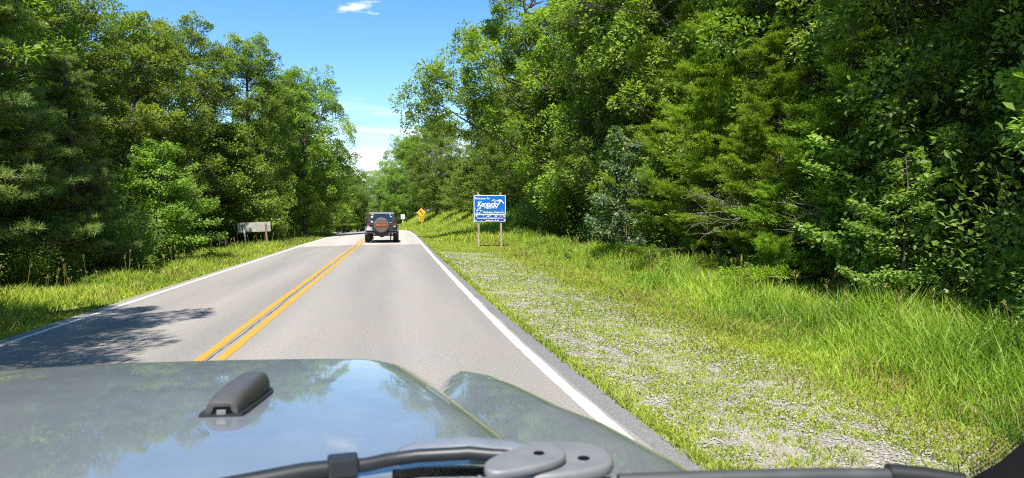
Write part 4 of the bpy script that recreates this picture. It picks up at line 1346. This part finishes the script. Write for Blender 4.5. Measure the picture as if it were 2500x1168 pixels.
    part('chassis', lambda bm: box(bm, (0, 2.0, .52), (1.1, 3.7, .14)), 'black_plastic', 0.02)
    part('front_bumper', lambda bm: box(bm, (0, 4.15, .62), (1.6, .16, .16)), 'black_plastic', 0.03)
    sp = part('spare_tyre_cover', lambda bm: cyl(bm, (0, -.145, .985), .415, .24, 'Y', 48), 'cover_vinyl', 0.055, seg=4, smooth=True)
    ring = part('cover_rim', lambda bm: cyl(bm, (0, -.10, .985), .422, .17, 'Y', 48), 'rubber', 0.02, sp)
    part('badge_border', lambda bm: poly(bm, rrect(.71, .245, .05, 4, cz=.985), (-.276, -.262)), 'badge_orange', 0, sp)
    part('badge_panel', lambda bm: poly(bm, rrect(.68, .215, .04, 4, cz=.985), (-.281, -.2765)), 'badge_brown', 0, sp)
    text('lettering', 'RECON', 0.16, M['badge_orange'], sp, (0, -.283, .985), bold=0.003, sx=1.0, space=1.05)
    pl = part('number_plate', lambda bm: poly(bm, rrect(.30, .155, .015, 3, cx=-.655, cz=.775), (-.075, -.060)), 'sticker_white_')
    part('plate_frame', lambda bm: box(bm, (-.655, -.045, .775), (.32, .02, .17)), 'black_plastic', 0.004)  # black plastic backing, slightly larger than the plate
    text('lettering', 'CF', 0.12, M['sign_black'], pl, (-.58, -.078, .775), bold=0.004)
    text('lettering', '5', 0.12, M['sign_black'], pl, (-.73, -.078, .775), bold=0.004)
    for (a, b, w, h, m_) in ((-.49, 1.555, .10, .05, 'sticker_white_'), (-.52, 1.44, .13, .09, 'sticker_yellow'), (-.535, 1.185, .09, .075, 'sticker_white_'), (.46, 1.56, .07, .035, 'sticker_white_'), (.51, 1.455, .075, .08, 'clear_lens')):
        yy = .046 + (b - 1.16) * .15 - .004
        part('sticker', lambda bm: poly(bm, rrect(w, h, min(w, h) * .45, 4, a, b), (yy - .004, yy + .001)), m_)
    part('brake_light', lambda bm: box(bm, (0, .08, 1.60), (.30, .04, .025)), 'red_lens', 0.004)


black_car()

# ---------------------------------------------------------------- the grey car the picture is taken from
m, n_, l_, b_ = new_mat('grey_paint')
tc = n_.new('ShaderNodeTexCoord')
fl = n_.new('ShaderNodeTexNoise'); fl.inputs['Scale'].default_value = 900; fl.inputs['Detail'].default_value = 2
du = n_.new('ShaderNodeTexNoise'); du.inputs['Scale'].default_value = 7; du.inputs['Detail'].default_value = 9; du.inputs['Roughness'].default_value = 0.7
sp_ = n_.new('ShaderNodeTexVoronoi'); sp_.inputs['Scale'].default_value = 60
for k in (fl, du, sp_):
    l_.new(tc.outputs['Object'], k.inputs['Vector'])
r1 = n_.new('ShaderNodeValToRGB'); e = r1.color_ramp.elements
e[0].position, e[1].position = .3, .75
e[0].color, e[1].color = (0.175, 0.192, 0.206, 1), (0.245, 0.262, 0.275, 1)
l_.new(du.outputs['Fac'], r1.inputs[0])
r2 = n_.new('ShaderNodeValToRGB'); e = r2.color_ramp.elements
e[0].position, e[1].position = .025, .05
e[0].color, e[1].color = (1, 1, 1, 1), (0, 0, 0, 1)
l_.new(sp_.outputs['Distance'], r2.inputs[0])
mx = n_.new('ShaderNodeMixRGB'); mx.inputs[2].default_value = (0.34, 0.34, 0.31, 1)
dm = n_.new('ShaderNodeMath'); dm.operation = 'MULTIPLY'; l_.new(r2.outputs[0], dm.inputs[0]); l_.new(du.outputs['Fac'], dm.inputs[1])
l_.new(dm.outputs[0], mx.inputs[0]); l_.new(r1.outputs[0], mx.inputs[1]); l_.new(mx.outputs[0], b_.inputs['Base Color'])
rr2 = n_.new('ShaderNodeMapRange'); rr2.inputs[1].default_value = .35; rr2.inputs[2].default_value = .75; rr2.inputs[3].default_value = .015; rr2.inputs[4].default_value = .07
l_.new(du.outputs['Fac'], rr2.inputs[0]); l_.new(rr2.outputs[0], b_.inputs['Coat Roughness'])
b_.inputs['Metallic'].default_value = 0.35; b_.inputs['Roughness'].default_value = 0.42; b_.inputs['Coat Weight'].default_value = 1.0; b_.inputs['Coat IOR'].default_value = 1.75
M['grey_paint'] = m
M['washer_plastic'] = plain('washer_plastic', (0.062, 0.059, 0.056), 0.42, noise=0.05, scale=60)
M['wiper_black'] = plain('wiper_black', (0.015, 0.016, 0.018), 0.45, noise=0.1)
M['wiper_grey'] = plain('wiper_grey', (0.155, 0.16, 0.165), 0.5, 0.1, noise=0.06)
M['cowl_grey'] = plain('cowl_grey', (0.14, 0.15, 0.16), 0.5, noise=0.06)
M['silver'] = plain('silver', (0.22, 0.235, 0.25), 0.3, 0.4, 0.6, noise=0.04)
M['seal_rubber'] = plain('seal_rubber', (0.045, 0.048, 0.050), 0.5, noise=0.1)
M['reflection_white'] = plain('reflection_white', (0.78, 0.79, 0.80), 0.5, noise=0.03)
M['frit'] = plain('frit', (0.004, 0.004, 0.0045), 0.7, noise=0.1, spec=0.1)

XC = -0.62                                        # centre line of the car


def hood_w(y):
    return 0.66 + 0.24 * np.maximum(2.2 - y, 0)


def hood_z(x, y):
    x, y = np.asarray(x, float), np.asarray(y, float)
    ds = hood_w(y) - np.abs(x - XC)
    df = 2.225 - y
    r = 0.20
    a, b = np.maximum(r - ds, 0), np.maximum(r - df, 0)
    d = np.where((ds < r) & (df < r), r - np.hypot(a, b), np.minimum(ds, df))
    yq = np.clip(2.2 - y, 0, 0.8)
    top = 1.174 + 0.064 * yq - 0.0280 * yq ** 2 + 0.020 * np.maximum(1.4 - y, 0) - 0.020 * ((x - XC) / 0.75) ** 2
    e_ = 0.15
    t = np.clip(1 - d / e_, 0, 1)
    drop = 0.085 * (1 - np.sqrt(np.maximum(1 - t ** 2.2, 0)))
    return top - drop - np.maximum(-d, 0) * 9.0, np.where((x > -0.012) & (y < 1.10), -1.0, d)


def field(name, fn, x0, x1, nx, y0, y1, ny, cut, mat, parent):
    X, Y = np.meshgrid(np.linspace(x0, x1, nx), np.linspace(y0, y1, ny), indexing='xy')
    Z, d = fn(X, Y)
    ok = d > -cut
    k = (np.arange(ny - 1)[:, None] * nx + np.arange(nx - 1)[None])
    f = ok[:-1, :-1] | ok[1:, :-1] | ok[:-1, 1:] | ok[1:, 1:]
    g = Geo()
    q = np.stack([k, k + 1, k + nx + 1, k + nx], -1)[f]
    g.add(np.stack([X, Y, np.maximum(Z, 0.75)], -1).reshape(-1, 3), quads=q)
    me = g.mesh(name, mat, True)
    bm = bmesh.new(); bm.from_mesh(me)
    bmesh.ops.delete(bm, geom=[v for v in bm.verts if not v.link_faces], context='VERTS')
    bm.to_mesh(me); bm.free()
    return link(bpy.data.objects.new(name, me), parent)


own = empty('grey_car', (0, 0, 0), 0, 'grey car with dusty glossy hood and washer nozzle, seen from inside over its hood', 'car')
hood = field('hood', hood_z, -1.65, 0.5, 216, 0.94, 2.30, 160, 0.02, M['grey_paint'], own)


def fender_fn(sgn):
    def fn(x, y):
        xs = (x - XC) * sgn
        outer = np.interp(y, [0.6, 1.38, 1.72, 1.9, 2.2, 2.38, 2.5, 2.6], [1.295, 1.245, 1.185, 1.125, 1.055, 1.005, .935, .76])
        inner = np.interp(y, [1.5, 1.9, 2.2, 2.5, 2.6], [.50, .62, .72, .77, .80])
        ds = np.minimum(outer - xs, np.where(y > 1.6, (xs - inner) * 1.3, 9))
        df = 2.58 - y
        r = 0.10
        a, b = np.maximum(r - ds, 0), np.maximum(r - df, 0)
        d = np.where((ds < r) & (df < r), r - np.hypot(a, b), np.minimum(ds, df))
        top = 1.055 + 0.055 * np.clip((2.3 - y) / 1.3, 0, 1) - 0.03 * np.clip((y - 2.2) / .4, 0, 1) ** 2 - 0.03 * np.clip((0.76 - xs) / .2, 0, 1) ** 2
        t = np.clip(1 - d / 0.13, 0, 1)
        return top - 0.08 * (1 - np.sqrt(np.maximum(1 - t ** 2, 0))) - np.maximum(-d, 0) * 7, d
    return fn


for sgn in (1, -1):
    xa, xb = sorted((XC + sgn * 0.49, XC + sgn * 1.36))
    field('fender', fender_fn(sgn), xa, xb, 90, 0.85, 2.70, 170, 0.03, M['grey_paint'], own)


def hz(x, y):
    return float(hood_z(x, y)[0])


# washer nozzle housing: a lofted hump with a flange and a nozzle in its rear mouth
def washer():
    cx0 = -0.341
    secs = []
    for (v, w, h) in ((1.425, .062, .026), (1.432, .064, .031), (1.45, .066, .037), (1.48, .069, .044), (1.53, .071, .048), (1.58, .069, .051), (1.62, .066, .052), (1.645, .062, .049), (1.657, .057, .036), (1.661, .052, .004)):
        secs.append((v, w, h))
    secs = [(1.425 + (v - 1.425) * .93, w * .90, h * .95) for v, w, h in secs]
    g = Geo()
    na = 17
    P = []
    for v, w, h in secs:
        a = np.linspace(0, math.pi, na)
        cx = cx0 + (v - 1.43) * 0.12
        xx = cx + np.sign(np.cos(a)) * np.abs(np.cos(a)) ** 0.42 * w / 2 * (1.12 - 0.22 * np.sin(a))
        zz = np.sin(a) ** 0.42 * h
        P.append(np.stack([xx, np.full(na, v), np.array([hz(q, v) for q in xx]) + zz + 0.001], -1))
    P = np.stack(P)
    ns = len(secs)
    i, j = np.meshgrid(np.arange(ns - 1), np.arange(na - 1), indexing='ij')
    k = i * na + j
    g.add(P.reshape(-1, 3), quads=np.stack([k, k + 1, k + na + 1, k + na], -1).reshape(-1, 4))
    c = P[0].mean(0)
    g.add(np.vstack([P[0], c]), tris=[(a, a + 1, na) for a in range(na - 1)])
    w = g.obj('washer_nozzle', M['washer_plastic'], own, True)
    # flange lying on the hood
    g = Geo()
    out = []
    for v, wd in ((1.418, .080), (1.44, .086), (1.55, .084), (1.62, .080), (1.652, .060)):
        out.append((cx0 + (v - 1.43) * 0.12, v, wd))
    L_ = [(c - wd / 2, v) for c, v, wd in out]; R_ = [(c + wd / 2, v) for c, v, wd in out]
    V, q = [], []
    for (a, b) in zip(L_, R_):
        for dz in (0.0, 0.006):
            V += [(a[0], a[1], hz(*a) + dz), (b[0], b[1], hz(*b) + dz)]
    for s in range(len(out) - 1):
        o = s * 4
        q += [(o + 2, o + 3, o + 7, o + 6), (o, o + 2, o + 6, o + 4), (o + 1, o + 5, o + 7, o + 3)]
    q += [(0, 1, 3, 2), (len(V) - 4, len(V) - 2, len(V) - 1, len(V) - 3)]
    g.add(V, quads=q)
    g.obj('flange', M['wiper_black'], w)
    z = hz(cx0, 1.424)
    bm = bmesh.new(); poly(bm, [(cx0 - .021, z + .001), (cx0 + .021, z + .001), (cx0 + .015, z + .019), (cx0 - .015, z + .019)], (1.4215, 1.4245)); bobj('mouth', bm, M['frit'], w)
    bm = bmesh.new(); box(bm, (cx0, 1.420, z + .009), (.018, .005, .010)); bobj('nozzle', bm, M['wiper_grey'], w, 0.002)


washer()

# rear lip of the hood and the cowl behind it
g = Geo()
lip = [(-0.004, 1.106, 1.214), (0.010, 1.115, 1.217), (0.034, 1.120, 1.219), (0.10, 1.128, 1.219), (0.18, 1.122, 1.212), (0.26, 1.105, 1.200)]
tube(g, lip, [.008, .018, .025, .028, .026, .017], 16)
_lv = np.array(lip)
for _q in g.v:
    _i = np.argmin(((_q[:, None, :2] - _lv[None, :, :2]) ** 2).sum(-1), 1)
    _q[:, 2] = _lv[_i, 2] + (_q[:, 2] - _lv[_i, 2]) * 0.55
g.obj('hood_lip', M['silver'], own, True)
bm = bmesh.new(); box(bm, (-0.33, .97, 1.176), (1.14, .28, .02), Matrix.Rotation(R(-2), 3, 'X')); bobj('cowl', bm, M['cowl_grey'], own, 0.006)
for i in range(5):
    bm = bmesh.new(); box(bm, (0.012 + i * .028, 1.040, 1.190), (.008, .06, .006), Matrix.Rotation(R(-2), 3, 'X')); bobj('cowl_slat', bm, M['cowl_grey'], own, 0.003)
for px in (0.045, 0.125):  # white blocks standing in for sky reflections on the cowl
    bm = bmesh.new(); box(bm, (px, 0.985, 1.198), (.068, .03, .012)); bobj('cowl_reflection', bm, M['reflection_white'], own, 0.003)
bm = bmesh.new(); poly(bm, [(0.16, .86), (0.56, .86), (0.50, 1.01), (0.44, 1.035), (0.20, 1.035), (0.155, 1.0)], (1.165, 1.192), 'Z'); bobj('cowl_cover', bm, M['cowl_grey'], own, 0.008, 3)

# wiper: pivot cap, arm, blade
wp = empty('wiper', (0, 0, 0)); wp.parent = own
bm = bmesh.new()
poly(bm, chaikin([(0.178, 1.098), (0.192, 1.140), (0.246, 1.143), (0.312, 1.122), (0.338, 1.086), (0.336, 1.042), (0.317, 1.008), (0.269, 0.992), (0.211, 0.984), (0.158, 0.992)]), (1.198, 1.218), 'Z')
base = bobj('pivot_base', bm, M['wiper_grey'], wp, 0.009, 4, True)
bm = bmesh.new()
poly(bm, chaikin([(0.122, 0.983), (0.124, 1.012), (0.140, 1.036), (0.169, 1.064), (0.205, 1.083), (0.232, 1.080), (0.252, 1.058), (0.257, 1.036), (0.247, 1.013), (0.219, 0.993), (0.173, 0.975), (0.134, 0.970)]), (1.2185, 1.233), 'Z')
cap = bobj('arm_head', bm, M['wiper_grey'], wp, 0.0068, 4, True)
for (px, py, pz, pr_) in ((0.212, 1.034, 1.2325, .0085), (0.285, 1.042, 1.2175, .0095)):
    bm = bmesh.new(); cyl(bm, (px, py, pz), pr_, .004, 'Z', 24); bobj('pivot_hole', bm, M['frit'], cap)
    bm = bmesh.new(); cyl(bm, (px, py, pz - .001), pr_ * 1.7, .0035, 'Z', 28, pr_ * 1.35); bobj('boss', bm, M['wiper_grey'], cap)
bm = bmesh.new(); cyl(bm, (0.25, 1.06, 1.16), .022, .1, 'Z', 20); bobj('pivot_shaft', bm, M['cowl_grey'], wp)
g = Geo()
arm = [(0.17, 1.060, 1.224), (0.145, 1.068, 1.223), (0.11, 1.080, 1.224), (0.03, 1.092, 1.220), (-0.02, 1.082, 1.219), (-0.05, 1.070, 1.218), (-0.09, 1.066, 1.219)]
tube(g, arm, [.0085, .010, .0105, .0105, .0105, .0105, .011], 10)
g.obj('arm', M['wiper_black'], wp, True)
bm = bmesh.new(); box(bm, (-0.083, 1.066, 1.221), (.045, .030, .030), Matrix.Rotation(R(8), 3, 'Z')); bobj('arm_clip', bm, M['wiper_black'], wp, 0.005)
g = Geo()
tube(g, [(-0.075, 1.072, 1.217), (-0.14, 1.056, 1.217), (-0.22, 1.030, 1.215), (-0.34, .995, 1.211), (-0.55, .940, 1.203)], [.012, .014, .014, .013, .009], 10)
g.obj('blade', M['wiper_black'], wp, True)
# the second blade, parked along the lower right edge of the windshield
g = Geo()
tube(g, [(0.33, 1.006, 1.192), (0.50, .998, 1.190), (0.66, .988, 1.187), (0.775, .975, 1.185)], [.0125, .013, .013, .0125], 10)
g.obj('cowl_seal', M['seal_rubber'], own, True)
g = Geo()
tube(g, [(0.765, .979, 1.188), (0.82, .966, 1.184), (0.875, .948, 1.180)], [.0165, .016, .013], 10)
g.obj('seal_end', M['wiper_black'], own, True)
# black border of the windshield sweeping up at its lower right corner, with its dotted edge
arc0 = [(0.484, .820, 1.228), (0.709, .840, 1.222), (0.791, .860, 1.229), (0.856, .880, 1.241), (0.910, .900, 1.257), (0.966, .920, 1.279), (1.016, .940, 1.304)]
arc = [(x + .014, y, z - .004) for x, y, z in arc0]
low = [(0.484, .800, 1.14), (0.74, .815, 1.14), (0.86, .830, 1.145), (0.95, .845, 1.155), (1.02, .860, 1.170), (1.09, .875, 1.19), (1.16, .89, 1.22)]
g = Geo()
V = []
for a, b in zip(arc, low):
    a, b = np.array(a), np.array(b)
    V += [a, b, b + np.array([0.01, -0.03, 0]), a + np.array([0.004, -0.012, 0])]
q = []
for s in range(len(arc) - 1):
    o = s * 4
    for k in range(4):
        q.append((o + k, o + (k + 1) % 4, o + 4 + (k + 1) % 4, o + 4 + k))
g.add(V, quads=q)
fr = g.obj('windshield_border', M['frit'], own)
g = Geo()
av = np.array(arc)
tt = np.concatenate([[0], np.cumsum(np.linalg.norm(np.diff(av, axis=0), axis=1))])
for row in range(6):
    for s in np.arange(tt[2], tt[-1] - 0.01, 0.0075):
        c = np.array([np.interp(s + row * .0037, tt, av[:, k]) for k in range(3)])
        c2 = np.array([np.interp(s + row * .0037 + .01, tt, av[:, k]) for k in range(3)])
        t_ = unit(c2 - c)
        nrm = unit(np.cross(np.array([0.25, .95, -0.1]), t_)); nrm = nrm if nrm[2] > 0 else -nrm
        p = c + nrm * (0.004 + row * 0.0062)
        r_ = 0.0030 - row * 0.00033
        a = np.arange(6) * math.pi / 3
        g.add(p + np.outer(np.cos(a), t_) * r_ + np.outer(np.sin(a), nrm) * r_, quads=[(0, 1, 2, 3), (0, 3, 4, 5)])
fd = g.obj('border_dots', M['frit'], own)
fd['kind'] = 'stuff'
